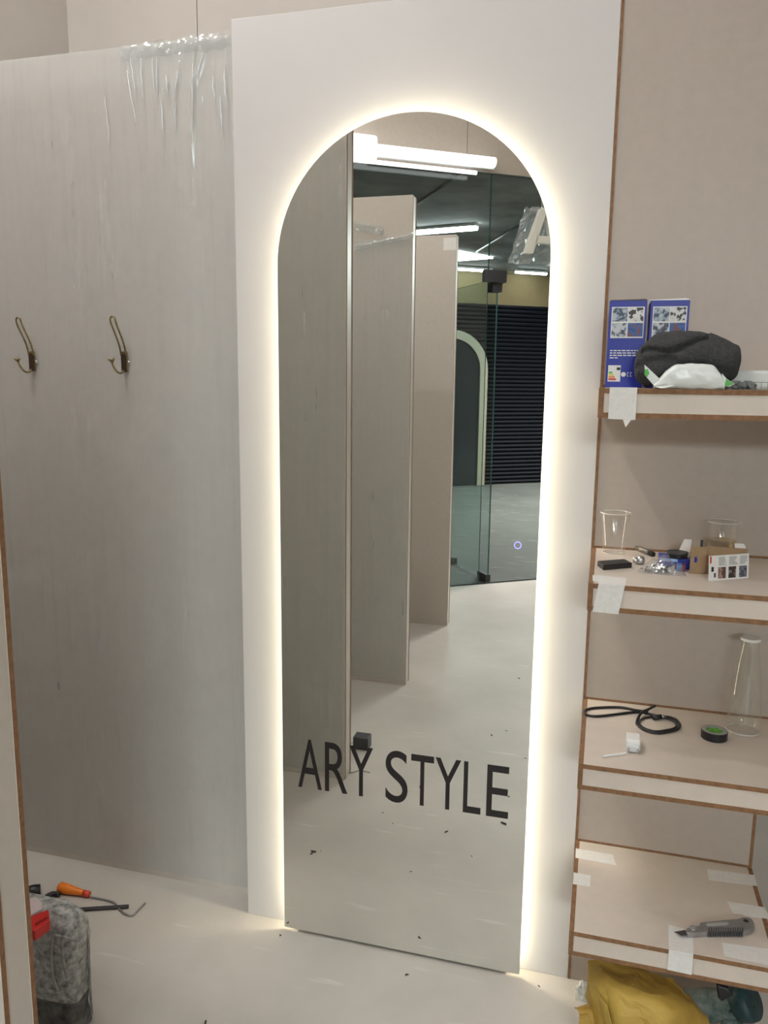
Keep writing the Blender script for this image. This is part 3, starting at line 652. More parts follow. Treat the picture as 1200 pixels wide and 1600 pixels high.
# twisted grey strip and pale pack
pts = [Vector((uxw(1132+i*52/14), -.315+.006*math.sin(i*1.9), Z1+.0075+.003*math.sin(i*1.3))) for i in range(15)]
gs = MB(); M_RAG = mat('grey_rag', (.17, .18, .18), .9, var=.2, scale=150, bump=.5, bscale=200)
rg = thing('twisted_rag', 'twisted grey rag lying beside the wipes packet', 'rag', pts[7].xy.to_3d()+Vector((0, 0, Z1)))
for s in range(3):
    MB().tube([p+Vector((0, .0045*math.cos(i*.8+s*2.09), .0045*math.sin(i*.8+s*2.09))) for i, p in enumerate(pts)], .0042, 8).build('strand', M_RAG, rg, smooth=True)
tr = thing('white_pack', 'flat white pack with dark grid lines behind the twisted rag', 'packet', (uxw(1178), -.22, Z1))
x0, x1 = onY(1128, 590, -.25).x, 1.30
MB().box((x0, -.262, Z1), (x1, -.16, Z1+.036)).build('pack_body', mat('pale_pack', (.66, .68, .66), .35, bump=.2, bscale=40), tr, bevel=.006)
gl = MB()
for i in range(6): gl.box((1.175+i*.011, -.2624, Z1+.002), (1.1756+i*.011, -.2618, Z1+.014))
gl.box((1.165, -.2624, Z1+.0135), (x1-.01, -.2618, Z1+.0142)).build('grid_lines', M_INK, tr)

# ================================================================ TAPES (traced on the boards they stick to)
def tape_on(zlev, pts, label, up=.0005): return tag(MB().prism([onZ(u, v, zlev+up) for u, v in pts], (0, 0, -up+.0001)).build('tape_strip', M_TAPE), label, 'tape', 'white tape strips on the shelves')
def z7(*p): return [(860+x/3.529, 1280+y/3.529) for x, y in p]
tape_on(Z4, z7((140, 160), (345, 195), (352, 225), (365, 255), (138, 212)), 'white tape strip at the back corner of the lowest shelf by the panel')
tape_on(Z4, z7((128, 293), (222, 310), (218, 372), (124, 357)), 'short white tape strip on the lowest shelf edge by the panel')
tape_on(Z4, z7((863, 275), (1125, 308), (1140, 368), (875, 335)), 'white tape strip at the far back corner of the lowest shelf')
tape_on(Z4, z7((975, 453), (1180, 485), (1215, 550), (1100, 537), (1010, 520)), 'white tape strip just behind the utility knife')
tape_on(Z4, z7((945, 680), (1200, 715), (1255, 815), (960, 755)), 'wide white tape strip on the lowest shelf in front of the knife')
def tape_hang(zlev, quad_, zbot, label, tail=None, skew=0.0):
    """tape from the top of a shelf down over its front edge"""
    a = [onZ(u, v, zlev) for u, v in quad_]; yf = -SD-.0006
    xl, xr = quad_f(quad_, zlev)
    m = MB()
    m.prism([Vector((a[0].x, a[0].y, zlev+.0004)), Vector((a[1].x, a[1].y, zlev+.0004)), Vector((xr, yf, zlev+.0004)), Vector((xl, yf, zlev+.0004))], (0, 0, .0004))
    m.prism([Vector((xl, yf, zlev+.0008)), Vector((xr, yf, zlev+.0008)), Vector((xr+skew, yf, zbot)), Vector((xl+skew, yf, zbot+.001))], (0, -.0005, 0))
    if tail: m.prism([Vector((xl+(xr-xl)*.55, yf, zbot)), Vector((xl+(xr-xl)*.85, yf, zbot)), Vector((xl+(xr-xl)*.66, yf-.002, zbot-tail))], (0, -.0005, 0))
    return tag(m.build('tape_strip', M_TAPE), label, 'tape', 'white tape strips on the shelves')
def quad_f(q, zlev):
    l = onY(*q[3], -SD); r = onY(*q[2], -SD); return l.x, r.x
tape_hang(Z4, z7((650, 583), (785, 620), (790, 722), (655, 692)), Z4-.047, 'white tape strip folded over the lowest shelf front below the knife')
tape_hang(Z2, [(880+190/3.75, 760+520/3.75), (880+370/3.75, 760+540/3.75), (880+362/3.75, 760+582/3.75), (880+208/3.75, 760+570/3.75)], Z2-.058, 'white tape strip folded over the front of the cup shelf', skew=-.009)
tape_on(Z2, [(880+172/3.75, 760+519/3.75), (880+300/3.75, 760+531/3.75), (880+296/3.75, 760+560/3.75), (880+172/3.75, 760+552/3.75)], 'short white tape strip on the cup shelf corner by the panel', up=.0012)
tape_hang(Z1, [(953, 601), (996, 601), (996, 603), (953, 603)], Z1-.0585, 'white tape strip with a torn tail over the front of the top shelf', tail=.014)

# ================================================================ SHELF 2
def ground(u, v, z): return onZ(u, v, z)
def cup(c, h, r0, r1, label, liquid=None):
    t = thing('plastic_cup', label, 'cup', c, 'clear plastic cups')
    pr = [(0.0, .001), (r0*.95, .001), (r0, .003), (r1, h)]
    MB().lathe(pr, c, 40).build('cup_wall', M_CUP, t, smooth=True, fix=False)
    MB().tube([(c[0]+r1*math.cos(a_*math.pi/20), c[1]+r1*math.sin(a_*math.pi/20), c[2]+h) for a_ in range(40)], .0012, 6, True).build('rim', M_CUPRIM, t, smooth=True)
    MB().tube([(c[0]+r0*math.cos(a_*math.pi/20), c[1]+r0*math.sin(a_*math.pi/20), c[2]+.0012) for a_ in range(40)], .0008, 5, True).build('base_ring', M_CUPRIM, t, smooth=True)
    if liquid:
        rr = r0+(r1-r0)*liquid/h-.001
        MB().lathe([(0, .002), (r0-.001, .002), (rr, liquid), (0, liquid)], c, 32).build('liquid', clear('drink', (.80, .68, .40), .05, milky=.10), t, smooth=False)
c1 = Vector((.962, -.045, Z2)); cup(c1, .094, .0235, .0335, 'empty clear plastic cup standing by the white panel edge')
c2 = onZ(1126, 876, Z2); cup(Vector((c2.x, c2.y, Z2)), .088, .026, .0335, 'clear plastic cup with some drink behind the brown cardboard', .048)
# black case lid
def z5(x, y): return (880+x/3.75, 760+y/3.75)
ph = [z5(*p) for p in ((200, 462), (235, 481), (403, 468), (404, 452), (362, 432), (200, 436))]
pp_ = [onZ(*z5(x, y), Z2+.011) for x, y in ((200, 437), (362, 425), (404, 448), (236, 462))]
pb = thing('black_case', 'flat black rectangular case lying near the tape-wrapped shelf corner', 'case', (pp_[0]+pp_[2])/2*Vector((1, 1, 0))+Vector((0, 0, Z2)) if False else Vector(((pp_[0].x+pp_[2].x)/2, (pp_[0].y+pp_[2].y)/2, Z2)))
MB().prism(pp_, (0, 0, -.011)).build('case_body', M_BLACK, pb, bevel=.0012)
cc = sum(pp_, Vector())/4
MB().prism([cc+(p-cc)*.9+Vector((0, 0, .0006)) for p in pp_], (0, 0, -.0006)).build('case_lid', mat('black_lid', (.02, .02, .023), .5), pb)
# chrome knob
kn = onZ(*z5(440, 455), Z2); kd = Vector((kn.x, kn.y-.002, Z2+.0095))
kt = thing('chrome_knob', 'small chrome knob lying beside the black case', 'knob', (kn.x, kn.y, Z2))
ax = Vector((.95, .25, 0)).normalized(); ax2 = Vector((-ax.y, ax.x, 0))
kx = lambda p: ax*p.z+ax2*p.x+Vector((0, 0, p.y))
MB().lathe([(0, -.012), (.0055, -.012), (.0065, -.010), (.0065, -.004)], kd, 20, xform=kx).build('stem', M_STEEL, kt, smooth=True)
MB().lathe([(.0065, -.004), (.0093, -.003), (.0093, .008), (.008, .0105), (0, .0105)], kd, 20, xform=kx).build('head', M_STEEL, kt, smooth=True)
# metal tube
a, b_ = onZ(*z5(385, 340), Z2+.006), onZ(*z5(527, 398), Z2+.006)
mt_ = thing('metal_tube', 'grey metal tube lying behind the small fittings', 'tool', Vector(((a.x+b_.x)/2, (a.y+b_.y)/2, Z2)))
d = (b_-a)
MB().tube([a, a+d*.86], .006, 14).build('tube_body', mat('grey_metal', (.28, .25, .22), .4, metal=.7), mt_, smooth=True)
MB().tube([a+d*.86, b_], .0058, 14).build('tube_end', M_BLACK, mt_, smooth=True)
MB().tube([a-d*.08, a], [.0035, .005], 10).build('tube_tip', M_STEEL, mt_, smooth=True)
# open blue carton with a white flap
def prism_up(pts, z0, h, m, name, par, off=0, **k_): return MB().prism([Vector((onZ(*z5(x, y), z0).x, onZ(*z5(x, y), z0).y, z0)) for x, y in pts], (0, 0, h)).build(name, m, par, **k_)
p0_ = onZ(*z5(665, 475), Z2)
sb = thing('small_blue_carton', 'opened small blue carton with a white flap behind the screw bag', 'box', Vector((p0_.x, p0_.y+.03, Z2)))
q0 = onZ(*z5(580, 478), Z2); q1 = onZ(*z5(745, 478), Z2)
MB().box((q0.x-.006, q0.y, Z2), (q1.x, q0.y+.055, Z2+.022)).build('carton_body', M_BLUE, sb)
MB().prism([Vector((q0.x+.028, q0.y+.02, Z2+.022)), Vector((q1.x-.004, q0.y+.02, Z2+.022)), Vector((q1.x+.004, q0.y+.068, Z2+.052)), Vector((q0.x+.046, q0.y+.068, Z2+.052))], (0, 0, .0008)).build('white_flap', M_PAPER, sb)
MB().box((q0.x-.004, q0.y-.0004, Z2+.015), (q0.x+.03, q0.y+.0002, Z2+.0215)).build('pale_print', mat('pale_print', (.35, .5, .75), .5), sb)
# black round puck on the carton
pc = Vector((q0.x+.030, q0.y+.016, Z2+.0222))
pt_ = thing('black_puck', 'round black plastic cap lying on the small blue carton', 'cap', pc)
MB().lathe([(0, 0), (.0195, 0), (.0205, .002), (.0205, .010), (.0195, .0115), (0, .0115)], pc, 32).build('cap_body', M_BLACK, pt_, smooth=False)
MB().lathe([(.0205, .009), (.0222, .009), (.0222, .0118), (.0195, .0122)], pc, 32).build('cap_rim', M_DGREY, pt_, smooth=True)
# bag of screws
sg0 = onZ(*z5(580, 515), Z2)
bgm = thing('screw_bag', 'clear plastic bag full of small silver screws', 'bag', Vector((sg0.x, sg0.y+.02, Z2)))
bx, by = sg0.x, sg0.y+.022
def bagfn(i, j):
    u = i*2-1; v = j*2-1
    h_ = .030*max(0, 1-abs(u)**2.2)*max(0, 1-abs(v)**2.5)+.016*math.exp(-((u-.05)/.25)**2)*math.exp(-((v-.5)/.4)**2)
    x = bx+.047*u*(1-.25*max(0, v)); y = by+.030*v
    n_ = noise.noise(Vector((x*90, y*90, 1)))
    return (x+.002*n_, y, Z2+.0006+h_*(.8+.35*n_)+.001*abs(n_))
MB().grid(bagfn, 26, 22).build('bag_film', M_BAGGIE, bgm, smooth=False, fix=False)
rnd = random.Random(5)
M_ZINC = mat('zinc', (.72, .71, .70), .3, metal=.7); M_DZINC = mat('dark_zinc', (.16, .15, .14), .35, metal=.7)
for i in range(46):
    px, py = bx-.012+rnd.gauss(0, .015), by-.008+rnd.gauss(0, .007)
    px = min(max(px, bx-.036), bx+.030); py = min(max(py, by-.021), by+.012)
    a_ = rnd.uniform(0, math.pi); L_ = .007; z_ = Z2+.0032+rnd.uniform(0, .013)*max(0, 1-((px-bx)/.04)**2)
    d = Vector((math.cos(a_), math.sin(a_), rnd.uniform(-.1, .1)))*L_
    s_ = Vector((px, py, z_))
    MB().tube([s_-d, s_+d*.6, s_+d*.62, s_+d], [.0015, .0018, .0034, .0034], 7).build('screw', (M_ZINC, M_ZINC, M_DZINC)[i % 3], bgm)
# small red-blue matchbox
q = onZ(*z5(690, 500), Z2)
MBx = thing('match_carton', 'tiny printed carton with a red end beside the screw bag', 'box', Vector((q.x+.004, q.y+.012, Z2)))
MB().box((q.x-.008, q.y, Z2), (q.x+.002, q.y+.028, Z2+.014)).build('carton_body', mat('print_blue', (.12, .22, .48), .5, var=.5, scale=180), MBx)
MB().box((q.x+.002, q.y, Z2), (q.x+.008, q.y+.028, Z2+.014)).build('carton_end', mat('dark_red', (.20, .03, .03), .6), MBx)
# kraft hang-carton
k0, k1 = onZ(*z5(742, 518), Z2), onZ(*z5(832, 520), Z2)
k0.y += .012
kb = thing('kraft_carton', 'brown cardboard hang carton standing behind the printed card', 'box', Vector(((k0.x+k1.x)/2+.02, k0.y+.02, Z2)))
kp = MB().box((k0.x, k0.y, Z2), (k1.x, k0.y+.0015, Z2+.0575)).build('front_flap', M_KRAFT, kb)
c_ = Vector(((k0.x*.66+k1.x*.34), k0.y-.0003, Z2+.030))
MB().prism([c_+Vector((x*.001, 0, z*.001)) for x, z in ((-2.5, -6), (2.5, -6), (2.5, -1.5), (4.5, -.5), (2.5, 1), (2.2, 6), (-2.2, 6), (-2.5, 1), (-2.5, -1))], (0, .0006, 0)).build('hang_hole', M_BLUE, kp)
MB().prism([(k0.x+.026, k0.y, Z2), (k1.x+.001, k0.y, Z2), (k1.x+.001, k0.y, Z2+.0575), (k1.x-.0, k0.y, Z2+.0575)], (0, .0012, 0))
MB().box((k1.x+.0003, k0.y+.006, Z2), (k1.x+.078, k0.y+.010, Z2+.058)).build('side_panel', M_KRAFT, kb)
MB().prism([(k1.x-.0012, k0.y+.0015, Z2), (k1.x+.0003, k0.y+.0015, Z2), (k1.x+.0015, k0.y+.008, Z2), (k1.x, k0.y+.008, Z2)], (0, 0, .0575)).build('hinge_fold', M_KRAFT, kb)
MB().box((k1.x-.012, k0.y+.0105, Z2+.052), (k1.x-.007, k0.y+.011, Z2+.070)).build('printed_tab', M_INK, kb)
MB().prism([(k1.x+.055, k0.y+.012, Z2+.053), (k1.x+.078, k0.y+.012, Z2+.053), (k1.x+.074, k0.y+.03, Z2+.063), (k1.x+.056, k0.y+.03, Z2+.063)], (0, 0, .0008)).build('white_flap', M_PAPER, kb)
# printed card
d0, d1 = onZ(*z5(852, 554), Z2), onZ(*z5(1085, 536), Z2)
cdv = Vector((d1.x-d0.x, d1.y-d0.y, 0)); cn = Vector((cdv.y, -cdv.x, 0)).normalized()
if cn.y > 0: cn = -cn
pcd = thing('printed_card', 'white printed card with three small photos leaning on brown cardboard', 'card', Vector(((d0.x+d1.x)/2, (d0.y+d1.y)/2, Z2)))
CH = .0500
lean = -cn*.004
def cardp(u, v, o=0): return Vector((d0.x, d0.y, Z2))+cdv*u+(Vector((0, 0, CH))+lean)*v+cn*o
def cardsheet(u0, v0, u1, v1, m, name, lay=1, par=pcd): return MB().prism([cardp(u0, v0, .0003*lay), cardp(u1, v0, .0003*lay), cardp(u1, v1, .0003*lay), cardp(u0, v1, .0003*lay)], -cn*.00025).build(name, m, par)
MB().prism([cardp(0, 0), cardp(1, 0), cardp(1, 1), cardp(0, 1)], -cn*.0008).build('card_sheet', M_PAPER, pcd)
pm = [noisepic('photo_a', [(.25, .12, .10), (.45, .28, .25), (.10, .06, .05)], 90), noisepic('photo_b', [(.04, .03, .03), (.35, .25, .22), (.10, .08, .07)], 90), noisepic('photo_c', [(.08, .08, .12), (.20, .22, .28), (.05, .04, .05)], 90)]
for i, u in enumerate((.23, .49, .76)): cardsheet(u, .06, u+.19, .52, pm[i], 'photo')
cardsheet(.02, .70, .06, .98, M_RED, 'red_mark'); cardsheet(.06, .36, .12, .55, M_INK, 'hang_hole'); cardsheet(.13, .12, .17, .30, M_INK, 'black_mark')
tx = MB(); rnd = random.Random(2)
for u0, u1 in ((.24, .44), (.50, .72), (.77, .97)):
    for r_ in range(7):
        v = .60+.05*r_; tx.prism([cardp(u0, v, .0004), cardp(u0+(u1-u0)*rnd.uniform(.6, 1), v, .0004), cardp(u0+(u1-u0)*rnd.uniform(.6, 1), v+.022, .0004), cardp(u0, v+.022, .0004)], -cn*.0003)
tx.build('fine_print', mat('grey_ink', (.25, .25, .26), .6), pcd)

# ================================================================ SHELF 3
def z6(x, y): return (880+x/3.75, 980+y/3.75)
g6 = lambda x, y, h_=0: onZ(*z6(x, y), Z3+h_)
cab = thing('charging_cable', 'coiled black cable on the shelf with the bottle', 'cable', Vector((g6(400, 540).x, g6(400, 540).y, Z3)))
r_ = .0031
lp = [(535, 478), (500, 497), (430, 487), (330, 470), (200, 472), (140, 482), (124, 497), (140, 514), (200, 522), (330, 508), (430, 497), (490, 505), (560, 523), (640, 530), (680, 560), (680, 590), (640, 612), (560, 624), (480, 606), (435, 575), (432, 545), (460, 515), (510, 492), (538, 474)]
# first: flat loop; height follows the crossing strands
pa = [g6(x, y, r_) for x, y in lp[1:13]]
for i, p in enumerate(pa): p.z = Z3+r_
MB().tube(catmull(pa, 8), r_, 10).build('cord_loop', M_BLACK, cab, smooth=True)
rng_ = [(545, 527), (600, 524), (655, 538), (682, 568), (672, 596), (620, 612), (550, 620), (480, 604), (436, 572), (434, 545), (458, 518), (500, 498), (538, 474)]
pr_ = [g6(x, y, r_) for x, y in rng_]
for i, p in enumerate(pr_): p.z = Z3+r_+(.0075 if i in (10, 11) else .0055 if i == 12 else 0)
MB().tube(catmull(pr_, 8), r_, 10).build('cord_ring', M_BLACK, cab, smooth=True)
ri2 = [(545, 532), (600, 533), (645, 548), (664, 572), (650, 592), (600, 604), (540, 610), (480, 594), (450, 570), (450, 548), (480, 532), (530, 524)]
pr2 = [g6(x, y, r_) for x, y in ri2]
for p in pr2: p.z = Z3+r_
MB().tube(catmull(pr2, 8), r_*.8, 8).build('cord_ring', M_BLACK, cab, smooth=True)
a, b_ = g6(528, 530, .006), g6(572, 524, .006)
MB().tube([a, b_], .006, 12).build('plug', M_BLACK, cab, smooth=True)
MB().tube([b_, g6(598, 522, .006)], .0035, 10).build('plug_tip', M_STEEL, cab, smooth=True)
# charger
q = g6(408, 735); ch = thing('charger', 'white phone charger plug lying on the cable shelf', 'charger', Vector((q.x, q.y+.012, Z3)))
hw = .0150
MB().box((q.x-hw, q.y+.004, Z3+.0003), (q.x+hw, q.y+.044, Z3+.026)).build('charger_body', M_PAPER, ch, bevel=.004, seg=3)
MB().box((q.x-hw+.002, q.y-.004, Z3+.002), (q.x+hw-.002, q.y+.006, Z3+.018)).build('plug_face', mat('grey_white', (.66, .66, .66), .4), ch, bevel=.003)
for s in (-1, 1): MB().tube([(q.x+s*.009, q.y-.003, Z3+.009), (q.x+s*.009, q.y-.015, Z3+.009)], .0022, 10).build('pin', M_STEEL, ch, smooth=True)
tag(MB().tube(catmull([g6(235, 758, .0026), g6(280, 750, .0026), g6(330, 745, .0026), g6(368, 738, .0026)], 6), .0026, 10).build('plastic_stick', M_PAPER, smooth=True), 'thin white plastic stick in front of the charger', 'stick')
# tape roll
q = g6(885, 655); tr_c = Vector((q.x, q.y+.006, Z3)); tr2 = thing('tape_roll', 'roll of black tape with a green inner label', 'tape roll', tr_c)
MB().lathe([(.0175, 0), (.0265, 0), (.0275, .001), (.0275, .018), (.0265, .019)], tr_c, 40).build('tape_winding', M_BLACK, tr2, smooth=False)
MB().lathe([(.0265, .019), (.0175, .0188), (.0175, .0)], tr_c, 40).build('side_face', mat('tape_side', (.30, .30, .30), .5), tr2, smooth=False)
MB().lathe([(0, .0165), (.0174, .0165), (.0174, .0155), (0, .0155)], tr_c, 32).build('green_label', mat('green_label', (.10, .33, .03), .5, var=.6, scale=140), tr2)
# bottle
q = g6(1090, 600); bc = Vector((1.262, -.085, Z3)); bo = thing('glass_bottle', 'clear glass milk bottle with a white lid', 'bottle', bc)
bp_ = [(0, .002), (.030, .002), (.0345, .005), (.036, .02), (.0345, .06), (.0315, .105), (.028, .135), (.0235, .160), (.0195, .178), (.0180, .190), (.0180, .196)]
BH = .212/.196
MB().lathe([(r*.97, z*BH) for r, z in bp_], bc, 48).build('bottle_body', M_BOTTLE, bo, smooth=True, fix=False)
MB().tube([(bc.x+.034*math.cos(t*math.pi/20), bc.y+.034*math.sin(t*math.pi/20), Z3+.003) for t in range(40)], .0018, 6, True).build('base_ring', M_CUPRIM, bo, smooth=True)
MB().lathe([(.0185, .196*BH), (.0208, .196*BH), (.0208, .200*BH), (.0195, .2015*BH), (0, .2015*BH)], bc, 32).build('lid', M_PAPER, bo, smooth=False)

# ================================================================ SHELF 4: utility knife
def g7(x, y, h_): return onZ(860+x/3.529, 1280+y/3.529, Z4+h_)
M_ALU = mat('knife_aluminium', (.42, .42, .44), .35, metal=.9, var=.1, scale=60)
kt_ = g7(930, 610, 0); kn_ = thing('utility_knife', 'silver utility knife with its blade out on the lowest shelf', 'knife', Vector((kt_.x, kt_.y, Z4)))
H_ = .013
out = [(745, 615), (752, 598), (775, 590), (820, 585), (825, 567), (980, 552), (1035, 548), (1060, 537), (1090, 538), (1115, 550), (1126, 575), (1125, 592), (1105, 608), (1060, 617), (960, 617), (860, 620), (790, 626), (755, 625)]
P = [g7(x, y, H_) for x, y in out]
MB().prism(P, (0, 0, -H_)).build('handle', M_ALU, kn_, bevel=.002)
MB().prism([g7(x, y, H_+.0012) for x, y in ((865, 572), (975, 566), (985, 574), (970, 582), (868, 586), (858, 579))], (0, 0, -.0014)).build('slider_track', mat('pale_steel', (.6, .6, .6), .4, metal=.6), kn_)
for i in range(15):
    x = 872+i*13.2
    MB().prism([g7(x, 597, H_+.0008), g7(x+6.5, 597, H_+.0008), g7(x+6.5, 622, H_+.0008), g7(x, 622, H_+.0008)], (0, 0, -H_+.001)).build('grip_rib', M_DGREY, kn_)
MB().prism([g7(682, 622, .007), g7(745, 612, .007), g7(760, 640, .007), g7(722, 643, .007)], (0, 0, .0008)).build('blade', mat('blade_steel', (.20, .19, .20), .3, metal=1), kn_)
c_ = g7(785, 602, H_)
MB().lathe([(.0045, 0), (.0062, 0), (.0068, .001), (.0062, .003), (.0045, .003), (.0045, .001), (0, .001)], c_, 20).build('lock_knob', M_STEEL, kn_, smooth=False)
c_ = g7(1078, 560, H_)
MB().lathe([(0, .0004), (.0050, .0004), (.0055, 0)], c_, 20).build('hang_hole', M_BLACK, kn_)

# ================================================================ FLOOR, RIGHT: yellow sack, power tool, clear wrap
M_YBAG = mat('yellow_sack', (.36, .215, .03), .6, scale=9, col2=(.50, .34, .07), bump=.35, bscale=30)
ys = thing('yellow_sack', 'crumpled yellow plastic sack on the floor under the lowest shelf', 'sack', (1.04, -.3, 0))
def traced_sheet(layers):
    """folded plies of the sack: each ply is a bent sheet given by (pixel u, v, distance plane y)"""
yo = None
def ply(rows, name='fold'):
    """rows: list of rows, each a list of (u, v, y) points from one side to the other; builds a thick bent ply"""
    R = []
    for row in rows:
        R.append(catmull([onY(u, v, y) for u, v, y in row], 9))
    cols = list(zip(*[r for r in R])); full = [catmull(list(c_), 10) for c_ in cols]
    nu, nv = len(full)-1, len(full[0])-1
    def fn(i, j):
        p = full[round(i*nu)][round(j*nv)].copy(); n_ = -.020*abs(noise.noise(p*13))-.010*abs(noise.noise(p*27+Vector((3, 1, 7))))+.008
        p.y += n_; p.z = max(.002, p.z+n_*.5); return p
    o = MB().grid(fn, nu, nv).build(name, M_YBAG, ys, smooth=False, fix=False)
    s = o.modifiers.new('thickness', 'SOLIDIFY'); s.thickness = .0015
    return o
# main fold, from the upper corner down to the right, and back down to the floor
ply([[(918, 1506, -.27), (936, 1503, -.25), (965, 1509, -.24), (1000, 1516, -.24), (1030, 1527, -.25), (1048, 1533, -.27)],
     [(921, 1530, -.30), (945, 1535, -.33), (985, 1545, -.335), (1030, 1556, -.33), (1062, 1560, -.31), (1078, 1566, -.29)],
     [(925, 1560, -.31), (960, 1570, -.36), (1010, 1585, -.37), (1060, 1595, -.36), (1092, 1596, -.32), (1110, 1604, -.29)],
     [(930, 1660, -.33), (965, 1680, -.38), (1015, 1700, -.40), (1065, 1700, -.38), (1110, 1690, -.33), (1130, 1690, -.29)]])
ply([[(919, 1508, -.275), (924, 1525, -.30), (934, 1548, -.33), (948, 1575, -.36)],
     [(922, 1512, -.265), (928, 1545, -.30), (942, 1580, -.345), (960, 1620, -.38)],
     [(915, 1560, -.25), (926, 1590, -.30), (945, 1640, -.345), (965, 1690, -.38)]])
ply([[(897, 1577, -.30), (915, 1572, -.28), (932, 1572, -.27), (948, 1580, -.28)],
     [(905, 1590, -.32), (920, 1592, -.32), (936, 1598, -.32), (955, 1606, -.33)],
     [(900, 1680, -.33), (920, 1690, -.34), (940, 1700, -.35), (960, 1710, -.36)]])
ply([[(1048, 1533, -.27), (1062, 1545, -.22), (1078, 1560, -.18)],
     [(1078, 1566, -.29), (1085, 1580, -.24), (1092, 1590, -.2)],
     [(1130, 1690, -.29), (1130, 1690, -.24), (1130, 1690, -.2)]])
# power tool, teal housing dulled with dust
M_TEAL = mat('dusty_teal', (.025, .075, .075), .6, scale=40, col2=(.22, .25, .24), bump=.3, bscale=60)
M_TEALD = mat('dark_teal', (.010, .04, .045), .5, var=.3, scale=60)
tp = thing('power_tool', 'dusty teal power tool lying on the floor behind the yellow sack', 'tool', (1.22, -.15, 0))
e1_ = onY(1168, 1566, -.16); e0_ = onY(1070, 1573, -.10)
dv = (e1_-e0_); dn = dv.normalized(); L_ = dv.length
s1 = Vector((0, 0, 1)); s1 = (s1-dn*s1.dot(dn)).normalized(); s2 = dn.cross(s1)
tx_ = lambda p: dn*p.z+s1*p.x+s2*p.y
MB().lathe([(0, 0), (.030, 0), (.036, .01), (.036, L_*.42), (.033, L_*.55), (.031, L_*.86)], e0_, 28, xform=tx_).build('motor_housing', M_TEAL, tp, smooth=True)
MB().lathe([(.031, L_*.84), (.040, L_*.86), (.041, L_*1.0), (.038, L_*1.08), (.034, L_*1.10), (0, L_*1.10)], e0_, 28, xform=tx_).build('end_cap', M_TEALD, tp, smooth=True)
g0_ = onY(1128, 1556, -.20)
MB().prism([onY(u, v, -.205) for u, v in ((1119, 1539), (1140, 1546), (1146, 1556), (1128, 1566), (1122, 1560))], (0, .02, 0)).build('switch_block', M_BLACK, tp, bevel=.003)
for (u, v) in ((1141, 1580), (1174, 1556), (1179, 1574)):
    c_ = onY(u, v, -.203); MB().lathe([(0, .002), (.0032, .002), (.0036, 0)], c_, 10, xform=lambda p: Vector((p.x, -p.z, p.y))).build('bolt', M_BLACK, tp)
hd = onY(1150, 1596, -.19)
MB().tube([hd+Vector((0, .03, -.02)), Vector((hd.x-.01, hd.y+.04, .024))], .022, 14).build('handle', M_TEAL, tp, smooth=True)
MB().tube([e0_, Vector((e0_.x-.03, e0_.y+.0, .03)), Vector((e0_.x-.05, e0_.y, .010))], [.02, .014, .009], 10).build('cord_guard', M_BLACK, tp, smooth=True)
# clear wrap beside the sack
cwb = onZ(914, 1552, 0)
cw = MB().grid(lambda i, j: (cwb.x-.022+.045*i+.006*noise.noise(Vector((i*5, j*5, 2))), -.045-.03*j+.012*noise.noise(Vector((i*6, j*6, 7))), .002+.05*math.sin(j*math.pi)*(.7+.5*noise.noise(Vector((i*4, j*3, 1))))), 10, 10)
tag(cw.build('clear_wrap', clear('clear_wrap', (.85, .92, .93), .1, base=.1, milky=.35), fix=False), 'crumpled clear wrap on the floor beside the yellow sack', 'wrap')

# ================================================================ FLOOR, LEFT: dusty tool bag and hand tools
M_DUST = mat('dusty_canvas', (.16, .16, .162), .9, scale=60, col2=(.60, .60, .58), bump=.8, bscale=90)
M_PIPE = mat('pale_piping', (.33, .32, .30), .8, var=.3, scale=50)
M_DARKC = mat('dark_canvas', (.03, .03, .032), .8, scale=30, col2=(.20, .20, .195), bump=.6, bscale=70)
bag = thing('tool_bag', 'dusty dark grey tool bag standing on the floor behind the partition end', 'bag', (-.32, -.48, 0))
bx0, bx1, by0, by1, bh = -.47, -.193, -.535, -.445, .305
secs = []
def rbox(name, x0, x1, y0, y1, z0, z1, m, par, pw=5.0, amp=.006, n=48, nz=24, topr=.04):
    mb_ = MB(); cx, cy = (x0+x1)/2, (y0+y1)/2
    def fn(i, j):
        t_ = i*2*math.pi; z = z0+(z1-z0)*min(1, j*1.12); k_ = 1.0
        if z > z1-topr: k_ = 1-(1-math.sqrt(max(0, 1-((z-(z1-topr))/topr)**2)))*.35
        if j > .893: k_ *= max(0.0, 1-(j-.893)/.107)
        c_, s_ = math.cos(t_), math.sin(t_)
        x = cx+(x1-x0)/2*k_*abs(c_)**(2/pw)*(1 if c_ > 0 else -1); y = cy+(y1-y0)/2*k_*abs(s_)**(2/pw)*(1 if s_ > 0 else -1)
        n_ = noise.noise(Vector((x, y, z))*14)*amp+noise.noise(Vector((x, y, z))*40)*amp*.4
        return (x+n_, y+n_, max(z0, z+n_*.7))
    return mb_.grid(fn, n, nz).build(name, m, par, smooth=True, fix=True)
rbox('bag_body', bx0, bx1, by0, by1, .09, bh, M_DUST, bag)
rbox('bag_base', bx0+.002, bx1-.002, by0+.002, by1-.002, 0.0, .13, M_DARKC, bag, topr=.02)
def onface(u, v): return onY(u, v, by0-.004)
for path, rr in (([(118, 1415), (104, 1432), (98, 1455), (97, 1480), (100, 1505), (104, 1528)], .003), ([(93, 1428), (84, 1450), (81, 1475), (81, 1505), (84, 1530), (92, 1548)], .0035)):
    pth = []
    for u, v in path:
        p = onface(u, v); pth.append(Vector((p.x, p.y, min(p.z, bh-.03))))
    MB().tube(catmull(pth, 6), rr, 8).build('seam_piping', M_PIPE, bag, smooth=True)
